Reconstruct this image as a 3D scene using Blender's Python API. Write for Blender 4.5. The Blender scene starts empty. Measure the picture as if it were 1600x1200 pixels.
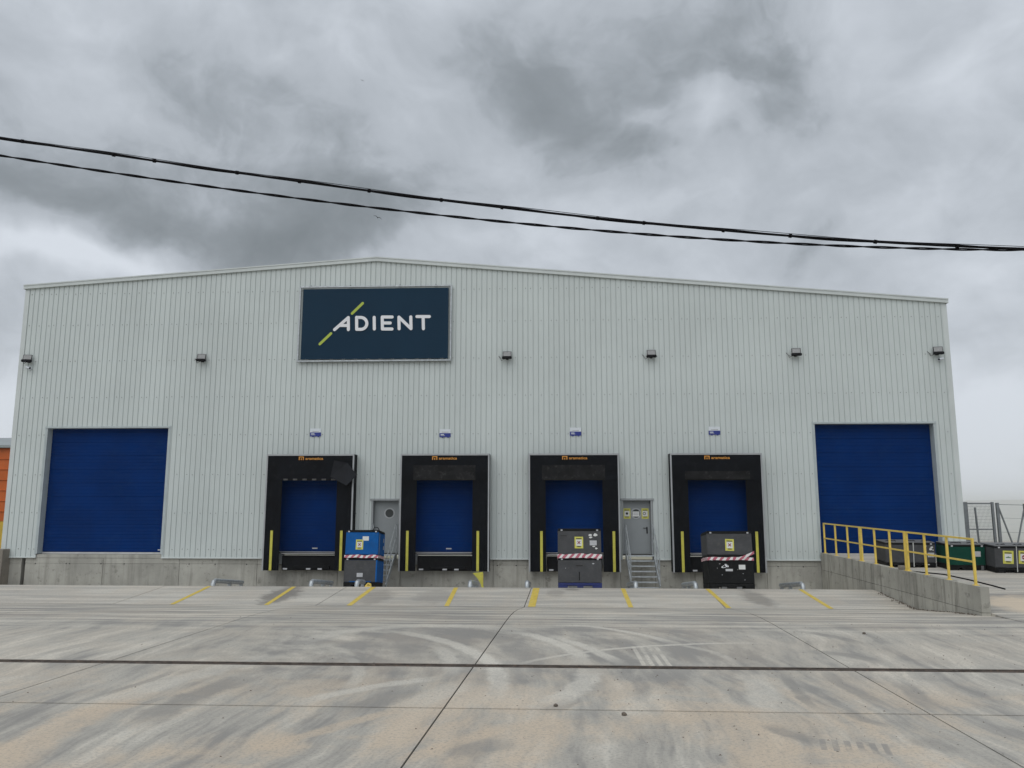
import bpy, math, random
from mathutils import Vector, Matrix
import numpy as np
random.seed(7)
RAD = math.radians
scene = bpy.context.scene
COL = scene.collection

# ------------------------------------------------------------------ camera
PITCH, YAW, ROLL = RAD(8.726), RAD(2.784), RAD(0.0435)
fwd = Vector((-math.sin(YAW)*math.cos(PITCH), math.cos(YAW)*math.cos(PITCH), math.sin(PITCH)))
rgt = Vector((math.cos(YAW), math.sin(YAW), 0))
upv = rgt.cross(fwd)
r2 = rgt*math.cos(ROLL) + upv*math.sin(ROLL)
u2 = -rgt*math.sin(ROLL) + upv*math.cos(ROLL)
cam_d = bpy.data.cameras.new('camera'); cam_d.sensor_width = 36; cam_d.lens = 28.08
cam_d.clip_start = 0.1; cam_d.clip_end = 20000
cam = bpy.data.objects.new('camera', cam_d); COL.objects.link(cam)
M4 = Matrix((( r2.x, u2.x, -fwd.x, 0), (r2.y, u2.y, -fwd.y, -30), (r2.z, u2.z, -fwd.z, 2.4), (0, 0, 0, 1)))
cam.matrix_world = M4
scene.camera = cam

# ------------------------------------------------------------------ colour management
vs = scene.view_settings
vs.view_transform = 'Standard'; vs.look = 'None'; vs.exposure = 0.0; vs.gamma = 1.0; vs.use_curve_mapping = False
scene.render.engine = 'CYCLES'
scene.cycles.use_denoising = True
scene.cycles.max_bounces = 6; scene.cycles.volume_bounces = 4
scene.cycles.use_adaptive_sampling = True

# ------------------------------------------------------------------ node helper
class NT:
    def __init__(s, tree): s.t = tree; s.n = tree.nodes; s.l = tree.links
    def new(s, typ, **kw):
        n = s.n.new(typ)
        for k, v in kw.items(): setattr(n, k, v)
        return n
    def put(s, sock, v):
        if v is None: return
        if isinstance(v, bpy.types.NodeSocket): s.l.new(v, sock)
        else:
            if isinstance(v, (tuple, list)) and len(v) == 3 and sock.type == 'RGBA': v = (*v, 1)
            sock.default_value = v
    def math(s, op, a, b=None, c=None, clamp=False):
        n = s.new('ShaderNodeMath', operation=op, use_clamp=clamp)
        for i, v in enumerate((a, b, c)): s.put(n.inputs[i], v)
        return n.outputs[0]
    def vec(s, op, a, b=None, out=0, scale=None):
        n = s.new('ShaderNodeVectorMath', operation=op)
        s.put(n.inputs[0], a)
        if b is not None: s.put(n.inputs[1], b)
        if scale is not None: s.put(n.inputs['Scale'], scale)
        return n.outputs['Value'] if op in ('LENGTH', 'DISTANCE', 'DOT_PRODUCT') else n.outputs[0]
    def noise(s, v, scale, detail=4, rough=.5, dist=0.0, out='Fac'):
        n = s.new('ShaderNodeTexNoise'); s.put(n.inputs['Vector'], v)
        n.inputs['Scale'].default_value = scale; n.inputs['Detail'].default_value = detail
        n.inputs['Roughness'].default_value = rough; n.inputs['Distortion'].default_value = dist
        return n.outputs[out]
    def mix(s, f, a, b, mode='MIX'):
        n = s.new('ShaderNodeMix', data_type='RGBA', blend_type=mode)
        s.put(n.inputs[0], f); s.put(n.inputs[6], a); s.put(n.inputs[7], b)
        return n.outputs[2]
    def rng(s, v, a, b, c=0., d=1., smooth=True):
        n = s.new('ShaderNodeMapRange'); n.interpolation_type = 'SMOOTHSTEP' if smooth else 'LINEAR'
        s.put(n.inputs[0], v)
        for i, x in enumerate((a, b, c, d)): s.put(n.inputs[i+1], x)
        return n.outputs[0]
    def mapping(s, v, loc=(0,0,0), rot=(0,0,0), scale=(1,1,1)):
        n = s.new('ShaderNodeMapping'); s.put(n.inputs[0], v)
        n.inputs[1].default_value = loc; n.inputs[2].default_value = rot; n.inputs[3].default_value = scale
        return n.outputs[0]

# ------------------------------------------------------------------ world: overcast sky
SUN_EL, SUN_AZ = RAD(52), RAD(200)          # soft light from behind the camera, a little to the left
world = bpy.data.worlds.new('World'); scene.world = world; world.use_nodes = True
w = NT(world.node_tree); w.n.clear()
wo = w.new('ShaderNodeOutputWorld'); bg = w.new('ShaderNodeBackground'); bg.inputs['Strength'].default_value = 0.1
w.l.new(bg.outputs[0], wo.inputs[0])
sky = w.new('ShaderNodeTexSky', sky_type='NISHITA'); sky.sun_disc = False
sky.sun_elevation = SUN_EL; sky.sun_rotation = SUN_AZ; sky.air_density = 1.0; sky.dust_density = 3.0
geo = w.new('ShaderNodeTexCoord')
D = geo.outputs['Generated']
sep = w.new('ShaderNodeSeparateXYZ'); w.l.new(D, sep.inputs[0])
den = w.math('ADD', w.math('MAXIMUM', sep.outputs[2], 0.0), 0.16)
cmb = w.new('ShaderNodeCombineXYZ')
w.l.new(w.math('DIVIDE', sep.outputs[0], den), cmb.inputs[0]); w.l.new(w.math('DIVIDE', sep.outputs[1], den), cmb.inputs[1])
P = cmb.outputs[0]
n1 = w.noise(w.mapping(P, loc=(3.1, 1.7, 0), scale=(.75, 1.0, 1)), 0.9, 6, .52, .25)
n2 = w.noise(w.mapping(P, loc=(8.4, -2.2, 3)), 2.2, 5, .5, .4)
n3 = w.noise(w.mapping(D, loc=(2., 5., 1.), scale=(1, 1, 1.5)), 4.5, 7, .54, .35)
wob = w.vec('SUBTRACT', w.noise(D, 4.0, 5, .52, .3, out='Color'), (.5, .5, .5))
D2 = w.vec('ADD', D, w.vec('SCALE', wob, scale=.20))
val = w.math('ADD', w.math('MULTIPLY', w.math('SUBTRACT', n1, .5), .30), .625)
val = w.math('ADD', val, w.math('MULTIPLY', w.math('SUBTRACT', n2, .5), .34))
val = w.math('ADD', val, w.math('MULTIPLY', w.math('SUBTRACT', n3, .5), .82))
n4 = w.noise(w.mapping(D2, loc=(7., 1., 4.), scale=(1, 1, 1.4)), 10.0, 7, .58, .5)
val = w.math('ADD', val, w.math('MULTIPLY', w.math('SUBTRACT', n4, .5), .46))
val = w.math('ADD', val, w.rng(sep.outputs[2], .16, .0, 0., .34))        # paler band along the horizon
# cloud masses: direction, half width, half height, lighter / darker
BLOBS = [((-0.448,0.829,0.334),0.168,0.034,-0.27), ((-0.283,0.872,0.401),0.219,0.073,-0.17), ((-0.230,0.913,0.337),0.161,0.029,-0.15), ((-0.357,0.800,0.482),0.093,0.046,-0.08), ((0.032,0.875,0.483),0.126,0.055,-0.23), ((0.108,0.902,0.418),0.097,0.033,-0.17), ((0.104,0.833,0.543),0.099,0.028,-0.13), ((0.266,0.827,0.495),0.055,0.045,-0.22), ((0.418,0.769,0.484),0.032,0.021,-0.08), ((0.452,0.843,0.292),0.064,0.032,-0.10), ((0.184,0.922,0.341),0.109,0.028,-0.04), ((-0.520,0.813,0.263),0.089,0.020,0.55), ((-0.138,0.851,0.506),0.036,0.071,0.15), ((-0.091,0.824,0.559),0.043,0.016,0.20), ((0.186,0.870,0.456),0.028,0.019,0.24), ((0.111,0.882,0.459),0.022,0.009,0.17), ((0.376,0.833,0.406),0.088,0.091,0.08), ((-0.232,0.925,0.302),0.052,0.016,0.15), ((-0.046,0.953,0.299),0.194,0.022,0.10), ((0.461,0.758,0.462),0.029,0.042,0.15), ((-0.506,0.730,0.459),0.050,0.043,0.06), ((0.477,0.876,0.069),0.046,0.041,0.40), ((-0.570,0.819,0.074),0.033,0.040,0.35)]
for dv, rx, rz, amp in BLOBS:
    q_ = w.vec('MULTIPLY', w.vec('SUBTRACT', D2, dv), (1/rx, 2.0, 1/rz))
    e = w.math('EXPONENT', w.math('MULTIPLY', w.vec('DOT_PRODUCT', q_, q_), -.8))
    val = w.math('ADD', val, w.math('MULTIPLY', e, amp))
ramp = w.new('ShaderNodeValToRGB'); w.l.new(val, ramp.inputs[0])
cr = ramp.color_ramp; cr.interpolation = 'B_SPLINE'
cr.elements[0].position = 0.0; cr.elements[0].color = (.170, .195, .212, 1)
cr.elements[1].position = 1.0; cr.elements[1].color = (.76, .81, .88, 1)
e = cr.elements.new(.5); e.color = (.40, .438, .485, 1)
e = cr.elements.new(.3); e.color = (.265, .295, .322, 1)
cloud = w.vec('SCALE', ramp.outputs[0], scale=10.0)
w.l.new(w.mix(.97, sky.outputs[0], cloud), bg.inputs['Color'])

# ------------------------------------------------------------------ sun
sd = bpy.data.lights.new('sun', 'SUN'); sd.energy = 1.5; sd.angle = RAD(70); sd.color = (1, .985, .95)
sun = bpy.data.objects.new('sun', sd); COL.objects.link(sun)
sdir = Vector((math.sin(SUN_AZ)*math.cos(SUN_EL), math.cos(SUN_AZ)*math.cos(SUN_EL), math.sin(SUN_EL)))
sun.rotation_euler = sdir.to_track_quat('Z', 'Y').to_euler(); sun.location = (-20, -60, 60)

# ================================================================== materials
MATS = {}
def base_mat(name):
    m = bpy.data.materials.new(name); m.use_nodes = True
    t = NT(m.node_tree); b = m.node_tree.nodes['Principled BSDF']
    return m, t, b
def mat(name, col, rough=.6, metal=0., var=.12, vscale=3., streak=0., bump=0., bscale=40., dirt=None, dirt_amt=0., objrand=0., spec=.4):
    """paint / plastic / metal with uneven tone, optional vertical streaks and dirt blotches"""
    if name in MATS: return MATS[name]
    m, t, b = base_mat(name)
    pos = t.new('ShaderNodeNewGeometry').outputs['Position']
    n = t.noise(pos, vscale, 5, .6)
    c = t.mix(t.rng(n, .25, .75), tuple(x*(1-var) for x in col), tuple(min(1, x*(1+var)) for x in col))
    if streak:
        s = t.noise(t.mapping(pos, scale=(6, 6, .35)), 1.0, 5, .6)
        c = t.mix(t.math('MULTIPLY', t.rng(s, .5, .8), streak), c, tuple(x*.55 for x in col))
    if dirt:
        d = t.noise(pos, vscale*2.3, 6, .65)
        c = t.mix(t.math('MULTIPLY', t.rng(d, .52, .72), dirt_amt), c, dirt)
    if objrand:
        r = t.new('ShaderNodeObjectInfo').outputs['Random']
        v = t.rng(r, 0, 1, 1-objrand, 1+objrand, False)
        c = t.vec('SCALE', c, scale=v)
    t.put(b.inputs['Base Color'], c)
    t.put(b.inputs['Roughness'], t.rng(n, .2, .8, max(.05, rough-.08), min(1, rough+.08), False))
    b.inputs['Metallic'].default_value = metal
    b.inputs['Specular IOR Level'].default_value = spec
    if bump:
        bn = t.new('ShaderNodeBump'); bn.inputs['Strength'].default_value = bump; bn.inputs['Distance'].default_value = .01
        t.l.new(t.noise(pos, bscale, 4, .6), bn.inputs['Height']); t.l.new(bn.outputs[0], b.inputs['Normal'])
    MATS[name] = m
    return m

CLAD = mat('cladding_paint', (.515, .562, .556), .42, 0, .05, .35, streak=.10, objrand=.025)
TRIM = mat('trim_paint', (.535, .575, .57), .4, 0, .06, 1.0, streak=.12)
REVEAL = mat('reveal_paint', (.40, .45, .46), .45, 0, .08, 2.0, streak=.2)
SCREW = mat('screw_steel', (.22, .235, .235), .6, 0)
DOORBLUE = mat('door_blue', (.0002, .0225, .118), .55, 0, .16, .7, streak=.16, dirt=(.008, .038, .135), dirt_amt=.35, spec=.05)
SEALW = mat('bottom_seal', (.5, .5, .5), .6)
DOORGREY = mat('door_grey', (.24, .26, .27), .45, 0, .05, 2.0, streak=.08)
FRAMEGREY = mat('frame_grey', (.27, .29, .30), .45, 0, .06)
GLASSDARK = mat('porthole_glass', (.03, .035, .037), .12, 0, .1, spec=.6)
BLACKFAB = mat('shelter_fabric', (.0050, .0062, .0085), .75, 0, .35, 1.6, dirt=(.018, .019, .021), dirt_amt=.3, bump=.25, bscale=6, spec=.10)
DUSTFAB = mat('dusty_fabric', (.016, .0165, .0175), .85, 0, .35, 3.0, streak=.3, dirt=(.055, .055, .055), dirt_amt=.6, spec=.1)
FLAPFAB = mat('flap_fabric', (.013, .0145, .018), .7, 0, .3, 3, spec=.15)
TABS = mat('scuffed_fabric', (.075, .076, .078), .8, 0, .4, 8)
ALU = mat('aluminium_trim', (.36, .375, .39), .45, .35, .1, 2)
YEL = mat('marker_yellow', (.50, .47, .075), .6, 0, .10, 4, dirt=(.22, .20, .10), dirt_amt=.35)
RAILY = mat('railing_yellow', (.72, .53, .11), .5, 0, .10, 5, dirt=(.30, .24, .10), dirt_amt=.4)
ORANGE = mat('logo_orange', (.60, .27, .05), .6, 0, .1)
BLACK = mat('black_steel', (.006, .0065, .008), .6, 0, .3, 3, dirt=(.03, .029, .027), dirt_amt=.3, spec=.12)
GALV = mat('galvanised_steel', (.42, .45, .47), .42, .55, .22, 7, streak=.15)
NAVY = mat('banner_navy', (.0095, .031, .058), .6, 0, .06, .6, spec=.08)
WHITE = mat('white_print', (.72, .73, .76), .6, 0, .03)
LIME = mat('lime_print', (.38, .47, .07), .6, 0, .04)
SIGNW = mat('sign_white', (.62, .66, .70), .5, 0, .03)
SIGNB = mat('sign_blue', (.02, .035, .22), .5, 0, .05)
CONTGREY = mat('container_grey', (.062, .064, .068), .55, 0, .14, 4, streak=.15, dirt=(.12, .115, .105), dirt_amt=.35, bump=.1, spec=.15)
CONTDARK = mat('container_black', (.0085, .009, .0095), .5, 0, .2, 4, dirt=(.04, .038, .036), dirt_amt=.25, spec=.12)
CONTBLUE = mat('container_blue', (.0035, .085, .29), .48, 0, .12, 4, streak=.15, dirt=(.03, .10, .22), dirt_amt=.25, spec=.12)
CONTGREEN = mat('container_green', (.004, .050, .034), .5, 0, .14, 4, streak=.15, dirt=(.03, .06, .045), dirt_amt=.3, spec=.12)
SKIDBLUE = mat('skid_blue', (.008, .018, .11), .5, 0, .2, 5)
LIDGREY = mat('lid_grey', (.11, .112, .115), .6, 0, .2, 4, dirt=(.28, .27, .25), dirt_amt=.4)
POSTERY = mat('poster_yellow', (.55, .53, .10), .55, 0, .06, 6)
PAPER = mat('paper', (.62, .63, .62), .7, 0, .04)
PAPERG = mat('paper_grey', (.42, .43, .45), .7, 0, .12, 12)
REDX = mat('print_red', (.22, .02, .04), .6, 0, .1)
PRBLACK = mat('print_black', (.015, .015, .015), .6, 0, .1)
PRGREEN = mat('print_green', (.08, .18, .08), .6, 0, .1)
STRAP = mat('strap_white', (.45, .46, .44), .6)
RUST = mat('rusty_steel', (.085, .070, .060), .8, .1, .45, 6, dirt=(.20, .13, .09), dirt_amt=.7)
DARKGAP = mat('joint_filler', (.045, .045, .042), .9, 0, .3, 6)
CABLE = mat('cable_rubber', (.005, .005, .006), .7, 0, .2, spec=.08)
ORNG = mat('shed_orange', (.52, .115, .018), .5, 0, .12, .8, streak=.25)
SHEDY = mat('shed_yellow', (.55, .38, .05), .55, 0, .1)
ROOFG = mat('roof_grey', (.30, .33, .34), .5, .2, .12, 1.0)
FENCE = mat('fence_steel', (.20, .215, .225), .5, .5, .15, 6)
BIRD = mat('bird_plumage', (.035, .036, .038), .8)
STONE = mat('stone', (.13, .11, .09), .9, 0, .3, 20)
INSIDE = mat('inside_dark', (.03, .03, .032), .9)
LAMPGL = mat('lamp_glass', (.20, .205, .21), .25, 0, .1, 10, spec=.6)

def concrete(name, col, amt=.72):
    m, t, b = base_mat(name)
    pos = t.new('ShaderNodeNewGeometry').outputs['Position']
    big = t.noise(pos, .7, 6, .6); mid = t.noise(pos, 4.0, 6, .65); fine = t.noise(pos, 45, 3, .6)
    c = t.mix(t.rng(big, .3, .7), tuple(x*.80 for x in col), tuple(x*1.16 for x in col))
    st = t.noise(t.mapping(pos, scale=(2.6, 2.6, .22)), 1.4, 6, .65, .3)
    c = t.mix(t.math('MULTIPLY', t.rng(st, .46, .68), amt), c, (.13, .125, .108))
    st2 = t.noise(t.mapping(pos, loc=(9, 3, 0), scale=(4.0, 4.0, .18)), 1.2, 5, .6)
    c = t.mix(t.math('MULTIPLY', t.rng(st2, .58, .75), .30), c, tuple(min(1, x*1.5) for x in col))
    c = t.mix(t.math('MULTIPLY', t.rng(mid, .56, .70), .6), c, (.15, .145, .128))
    vor = t.new('ShaderNodeTexVoronoi'); vor.inputs['Scale'].default_value = 5.5; t.l.new(pos, vor.inputs['Vector'])
    hole = t.math('MULTIPLY', t.rng(vor.outputs['Distance'], .10, .06), t.rng(mid, .5, .6))
    c = t.mix(t.math('MULTIPLY', hole, .7), c, (.05, .047, .042))
    c = t.mix(t.math('MULTIPLY', t.rng(fine, .3, .7), .18), c, tuple(x*.7 for x in col))
    r = t.new('ShaderNodeObjectInfo').outputs['Random']
    c = t.vec('SCALE', c, scale=t.rng(r, 0, 1, .92, 1.08, False))
    t.put(b.inputs['Base Color'], c); b.inputs['Roughness'].default_value = .88
    b.inputs['Specular IOR Level'].default_value = .25
    bn = t.new('ShaderNodeBump'); bn.inputs['Strength'].default_value = .35; bn.inputs['Distance'].default_value = .01
    t.l.new(t.math('ADD', mid, t.math('MULTIPLY', fine, .4)), bn.inputs['Height']); t.l.new(bn.outputs[0], b.inputs['Normal'])
    return m
CONC = concrete('cast_concrete', (.375, .37, .335), .38)
CONCW = concrete('stained_concrete', (.40, .39, .345), .80)
CONCD = concrete('weathered_concrete', (.26, .235, .20))

# tyre and broom marks worn into the yard: kind, width, strength, centre x/y, radius, middle x/y, half length (metres)
ARCS = [
('L',0.45,0.6,-2.22,-15.42,2.19,-3.04,-13.81,2.4),('L',0.30,1.0,-6.79,-18.80,6.07,-1.22,-16.41,3.01),
('L',0.30,0.6,-7.29,-18.15,5.82,-1.64,-16.85,1.43),('L',0.20,0.5,-6.65,-18.82,3.94,-2.85,-17.85,1.29),
('L',0.28,0.8,0.24,-21.72,3.91,-2.42,-18.97,1.21),('L',0.50,0.5,-43.00,-3.87,44.27,-1.52,-19.31,0.76),
('T',0.25,0.9,-17.55,-10.57,18.32,-2.41,-20.89,1.2),('T',0.25,0.8,9.05,-28.48,12.32,-0.94,-21.28,1.0),
('D',0.50,0.9,1.50,-20.23,6.11,-4.54,-19.57,1.41),('T',0.60,1.0,0.54,-20.54,5.96,-5.35,-20.82,1.38),
('L',0.50,0.6,14.86,-24.58,20.96,-5.11,-18.34,1.70),('D',0.15,0.7,-13.81,-17.66,8.24,-5.65,-18.77,0.96),
('L',0.32,1.0,-3.87,-16.97,4.34,0.09,-15.41,1.74),('L',0.40,0.8,-3.59,-17.56,4.12,0.39,-18.55,1.31),
('L',0.25,0.9,-8.20,-19.25,9.51,0.59,-15.65,1.49),('L',0.13,0.9,3.70,-20.30,5.25,1.37,-15.68,2.46),
('L',0.20,0.9,-1.25,-16.06,3.49,1.47,-13.95,1.35),('L',0.15,0.5,0.28,-16.94,2.58,2.63,-15.94,0.96),
('D',0.30,0.7,4.56,-21.63,4.85,0.11,-19.73,0.44),('D',0.18,0.9,18.44,-20.47,15.31,3.23,-18.70,1.14),
('D',0.22,0.8,9.35,-18.35,5.40,3.96,-18.51,0.97),('D',0.30,0.7,15.30,-20.53,10.73,4.68,-19.02,0.80),
('D',0.35,0.8,4.16,-16.75,0.90,4.79,-16.22,0.74),('D',0.30,0.8,3.06,-15.32,2.44,5.21,-14.24,0.90),
('D',0.28,0.9,4.45,-20.02,2.08,2.54,-20.84,0.42),('D',0.20,0.7,4.18,-20.02,0.65,3.58,-20.18,0.37),
('D',0.35,0.6,5.50,-20.52,1.76,3.87,-21.20,0.29),('D',0.50,0.7,-4.22,-18.58,2.34,-2.15,-19.58,0.72),
('D',0.60,0.6,0.63,-13.14,1.93,0.74,-15.06,0.90),('D',0.60,0.7,-4.16,-16.25,3.56,-0.81,-15.22,1.58),
('D',0.70,0.6,-4.13,-17.26,2.12,-2.37,-16.14,1.04),('L',0.45,0.6,-7.61,-17.11,10.50,2.76,-18.74,1.15),
('T',0.80,0.6,1.19,-21.48,1.85,2.52,-20.21,0.83),('D',0.50,0.6,0.73,-23.26,2.29,-0.74,-21.51,0.39)]
def yard_material():
    m, t, b = base_mat('yard_concrete')
    pos = t.new('ShaderNodeNewGeometry').outputs['Position']
    sp = t.new('ShaderNodeSeparateXYZ'); t.l.new(pos, sp.inputs[0])
    X, Y = sp.outputs[0], sp.outputs[1]
    flat = t.vec('MULTIPLY', pos, (1, 1, 0))
    wobn = t.vec('SUBTRACT', t.noise(flat, .9, 4, .55, out='Color'), (.5, .5, .5))
    q = t.vec('MULTIPLY', t.vec('ADD', flat, t.vec('SCALE', wobn, scale=.14)), (1, 1, 0))
    def polar(cx, cy, rs, ts, scale, det=5, rough=.6):
        d = t.vec('SUBTRACT', q, (cx, cy, 0))
        s2 = t.new('ShaderNodeSeparateXYZ'); t.l.new(d, s2.inputs[0])
        a = t.math('ARCTAN2', s2.outputs[1], s2.outputs[0])
        r = t.vec('LENGTH', d)
        cb = t.new('ShaderNodeCombineXYZ'); t.l.new(t.math('MULTIPLY', r, rs), cb.inputs[0]); t.l.new(t.math('MULTIPLY', a, ts), cb.inputs[1])
        return t.noise(cb.outputs[0], scale, det, rough)
    warp = t.vec('SUBTRACT', t.noise(flat, .13, 3, .5, out='Color'), (.5, .5, .5))
    qs = t.vec('ADD', q, t.vec('SCALE', warp, scale=2.2))
    swN = t.noise(t.mapping(qs, scale=(1.15, .17, 0)), 1.6, 7, .64)             # lorries running straight in
    swF = t.noise(t.mapping(qs, loc=(5, 2, 0), rot=(0, 0, .30), scale=(3.6, .30, 0)), 1.6, 6, .66)
    swB = polar(-6.8, -18.8, 1.7, 3.5, 1.0, 6, .64)                            # turning circles
    swC = polar(-3.7, -17.2, 2.2, 3.0, 1.0, 6, .64)
    lat = t.noise(t.mapping(flat, scale=(.15, 2.3, 1)), 1.3, 7, .66, .15)       # traffic along the docks
    blot = t.noise(flat, .34, 4, .55); mid = t.noise(flat, 2.2, 6, .62, .3); fine = t.noise(flat, 26, 4, .7); grit = t.noise(flat, 130, 2, .6)
    near = t.rng(Y, -16.5, -21.0); far = t.rng(Y, -15.0, -11.5); mids = t.math('SUBTRACT', 1.0, near)
    def fmix(f, a, b_):
        n = t.new('ShaderNodeMix', data_type='FLOAT'); t.put(n.inputs[0], f); t.put(n.inputs[2], a); t.put(n.inputs[3], b_); return n.outputs[0]
    Sn = t.math('ADD', t.math('MULTIPLY', swN, .56), t.math('ADD', t.math('MULTIPLY', swF, .32), t.math('MULTIPLY', mid, .12)))
    Sm = fmix(t.rng(X, -.8, .8), swB, swC)
    Sm = fmix(t.rng(t.math('ABSOLUTE', t.math('ADD', X, .8)), 3.2, 6.0), Sm, Sn)
    centre = t.math('MULTIPLY', t.rng(t.math('ABSOLUTE', t.math('ADD', X, .2)), 5.5, 2.5), t.math('MULTIPLY', t.rng(Y, -19.8, -17.8), t.rng(Y, -12.2, -14.0)))
    S = fmix(far, fmix(t.math('MULTIPLY', mids, .65), Sn, Sm), t.math('ADD', t.math('MULTIPLY', t.math('SUBTRACT', lat, .5), 1.5), .475))
    S = t.math('SUBTRACT', S, t.math('MULTIPLY', centre, .060))
    apron = t.math('MULTIPLY', t.rng(Y, -7.7, -7.5), .5)
    GREY, DARK, LITE, TAN = (.425, .402, .355), (.268, .258, .240), (.590, .558, .490), (.560, .458, .345)
    c = t.mix(t.rng(S, .38, .52), DARK, GREY)
    c = t.mix(t.math('MULTIPLY', t.rng(S, .50, .60), .85), c, LITE)
    c = t.mix(t.math('MULTIPLY', t.rng(blot, .5, .72), .35), c, LITE)
    c = t.mix(apron, c, (.50, .478, .432))
    # dust: beige, more of it close to the street and on the right
    dustm = t.math('MULTIPLY', t.rng(t.math('ADD', t.math('MULTIPLY', t.noise(flat, .55, 5, .6, .4), .6), t.math('MULTIPLY', swN, .4)), .44, .58), t.math('ADD', .16, t.math('MULTIPLY', near, .62)))
    c = t.mix(dustm, c, TAN)
    edge = t.noise(q, 3.2, 5, .65)
    accL = accD = accT = None
    for kind, wd, st, cx, cy, r, mx, my, hl in ARCS:
        dr = t.math('ABSOLUTE', t.math('SUBTRACT', t.vec('DISTANCE', q, (cx, cy, 0)), r))
        dr = t.math('ADD', dr, t.math('MULTIPLY', t.math('SUBTRACT', edge, .5), wd*.8))
        a = t.rng(dr, wd*.62, wd*.26)
        a = t.math('MULTIPLY', a, t.rng(t.vec('DISTANCE', flat, (mx, my, 0)), hl*1.25, hl*.45))
        a = t.math('MULTIPLY', a, st)
        if kind == 'L': accL = a if accL is None else t.math('MAXIMUM', accL, a)
        if kind == 'D': accD = a if accD is None else t.math('MAXIMUM', accD, a)
        if kind == 'T': accT = a if accT is None else t.math('MAXIMUM', accT, a)
    wear = t.rng(mid, .25, .6, .60, 1.0)
    c = t.mix(t.math('MULTIPLY', t.math('MULTIPLY', accD, wear), .85), c, (.250, .240, .222))
    c = t.mix(t.math('MULTIPLY', t.math('MULTIPLY', accT, wear), .75), c, TAN)
    c = t.mix(t.math('MULTIPLY', t.math('MULTIPLY', accL, wear), .85), c, (.610, .580, .512))
    # cleated tyre prints
    def tread(cx, cy, wx, wy, ang, period, colr, amt):
        nonlocal c
        v = t.mapping(flat, loc=(0, 0, 0), rot=(0, 0, 0), scale=(1, 1, 1))
        d = t.vec('SUBTRACT', flat, (cx, cy, 0))
        vr = t.new('ShaderNodeVectorRotate', rotation_type='Z_AXIS'); t.l.new(d, vr.inputs['Vector']); vr.inputs['Angle'].default_value = ang
        s2 = t.new('ShaderNodeSeparateXYZ'); t.l.new(vr.outputs[0], s2.inputs[0])
        mx = t.rng(t.math('ABSOLUTE', s2.outputs[0]), wx, wx*.85); my = t.rng(t.math('ABSOLUTE', s2.outputs[1]), wy, wy*.85)
        fr = t.rng(t.math('ABSOLUTE', t.math('SUBTRACT', t.math('FRACT', t.math('DIVIDE', s2.outputs[0], period)), .5)), .30, .22)
        k = t.math('MULTIPLY', t.math('MULTIPLY', mx, my), t.math('MULTIPLY', fr, t.math('MULTIPLY', t.rng(mid, .3, .55), amt)))
        c = t.mix(k, c, colr)
    tread(1.60, -16.4, .26, .95, 0.0, .13, LITE, .8)
    tread(3.05, -21.3, .36, .22, .25, .12, (.26, .25, .235), .75)
    # oil and damp stains on the dock apron
    for (cx, cy, rx, ry, amt) in ((-7.95, -6.1, .55, 1.5, .75), (5.85, -6.2, .42, 1.35, .55), (.60, -5.0, .32, .20, .6), (.1, -5.6, .3, .7, .3), (-3.4, -6.1, .6, 1.2, .3), (-5.1, -6.3, .5, 1.2, .4)):
        d = t.vec('MULTIPLY', t.vec('SUBTRACT', q, (cx, cy, 0)), (1/rx, 1/ry, 0))
        a = t.rng(t.math('ADD', t.vec('LENGTH', d), t.math('MULTIPLY', t.math('SUBTRACT', mid, .5), 1.6)), 1.20, .55)
        c = t.mix(t.math('MULTIPLY', a, amt), c, (.14, .13, .118))
    c = t.mix(t.math('MULTIPLY', t.rng(mid, .56, .74), .26), c, (.23, .225, .215))
    c = t.mix(t.math('MULTIPLY', t.rng(fine, .46, .68), .55), c, (.25, .24, .222))
    spk = t.noise(flat, 60, 3, .7)
    c = t.mix(t.math('MULTIPLY', t.rng(spk, .58, .72), .30), c, (.20, .19, .175))
    d = t.vec('MULTIPLY', t.vec('SUBTRACT', q, (11.6, -9.9, 0)), (1/1.3, 1/1.5, 0))
    c = t.mix(t.math('MULTIPLY', t.rng(t.math('ADD', t.vec('LENGTH', d), t.math('MULTIPLY', t.math('SUBTRACT', mid, .5), .9)), 1.1, .6), .8), c, (.60, .50, .38))
    c = t.mix(t.math('MULTIPLY', t.rng(grit, .60, .75), .28), c, (.56, .54, .50))
    vor = t.new('ShaderNodeTexVoronoi'); vor.inputs['Scale'].default_value = 3.2; t.l.new(flat, vor.inputs['Vector'])
    c = t.mix(t.math('MULTIPLY', t.rng(vor.outputs['Distance'], .055, .03), t.rng(blot, .42, .55)), c, (.08, .075, .068))
    r = t.new('ShaderNodeObjectInfo').outputs['Random']
    c = t.vec('SCALE', c, scale=t.rng(r, 0, 1, .95, 1.04, False))
    t.put(b.inputs['Base Color'], c)
    t.put(b.inputs['Roughness'], t.rng(S, .3, .7, .72, .9, False)); b.inputs['Specular IOR Level'].default_value = .3
    bn = t.new('ShaderNodeBump'); bn.inputs['Strength'].default_value = .25; bn.inputs['Distance'].default_value = .006
    t.l.new(t.math('ADD', mid, t.math('MULTIPLY', fine, .5)), bn.inputs['Height']); t.l.new(bn.outputs[0], b.inputs['Normal'])
    return m
YARD = yard_material()

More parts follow.
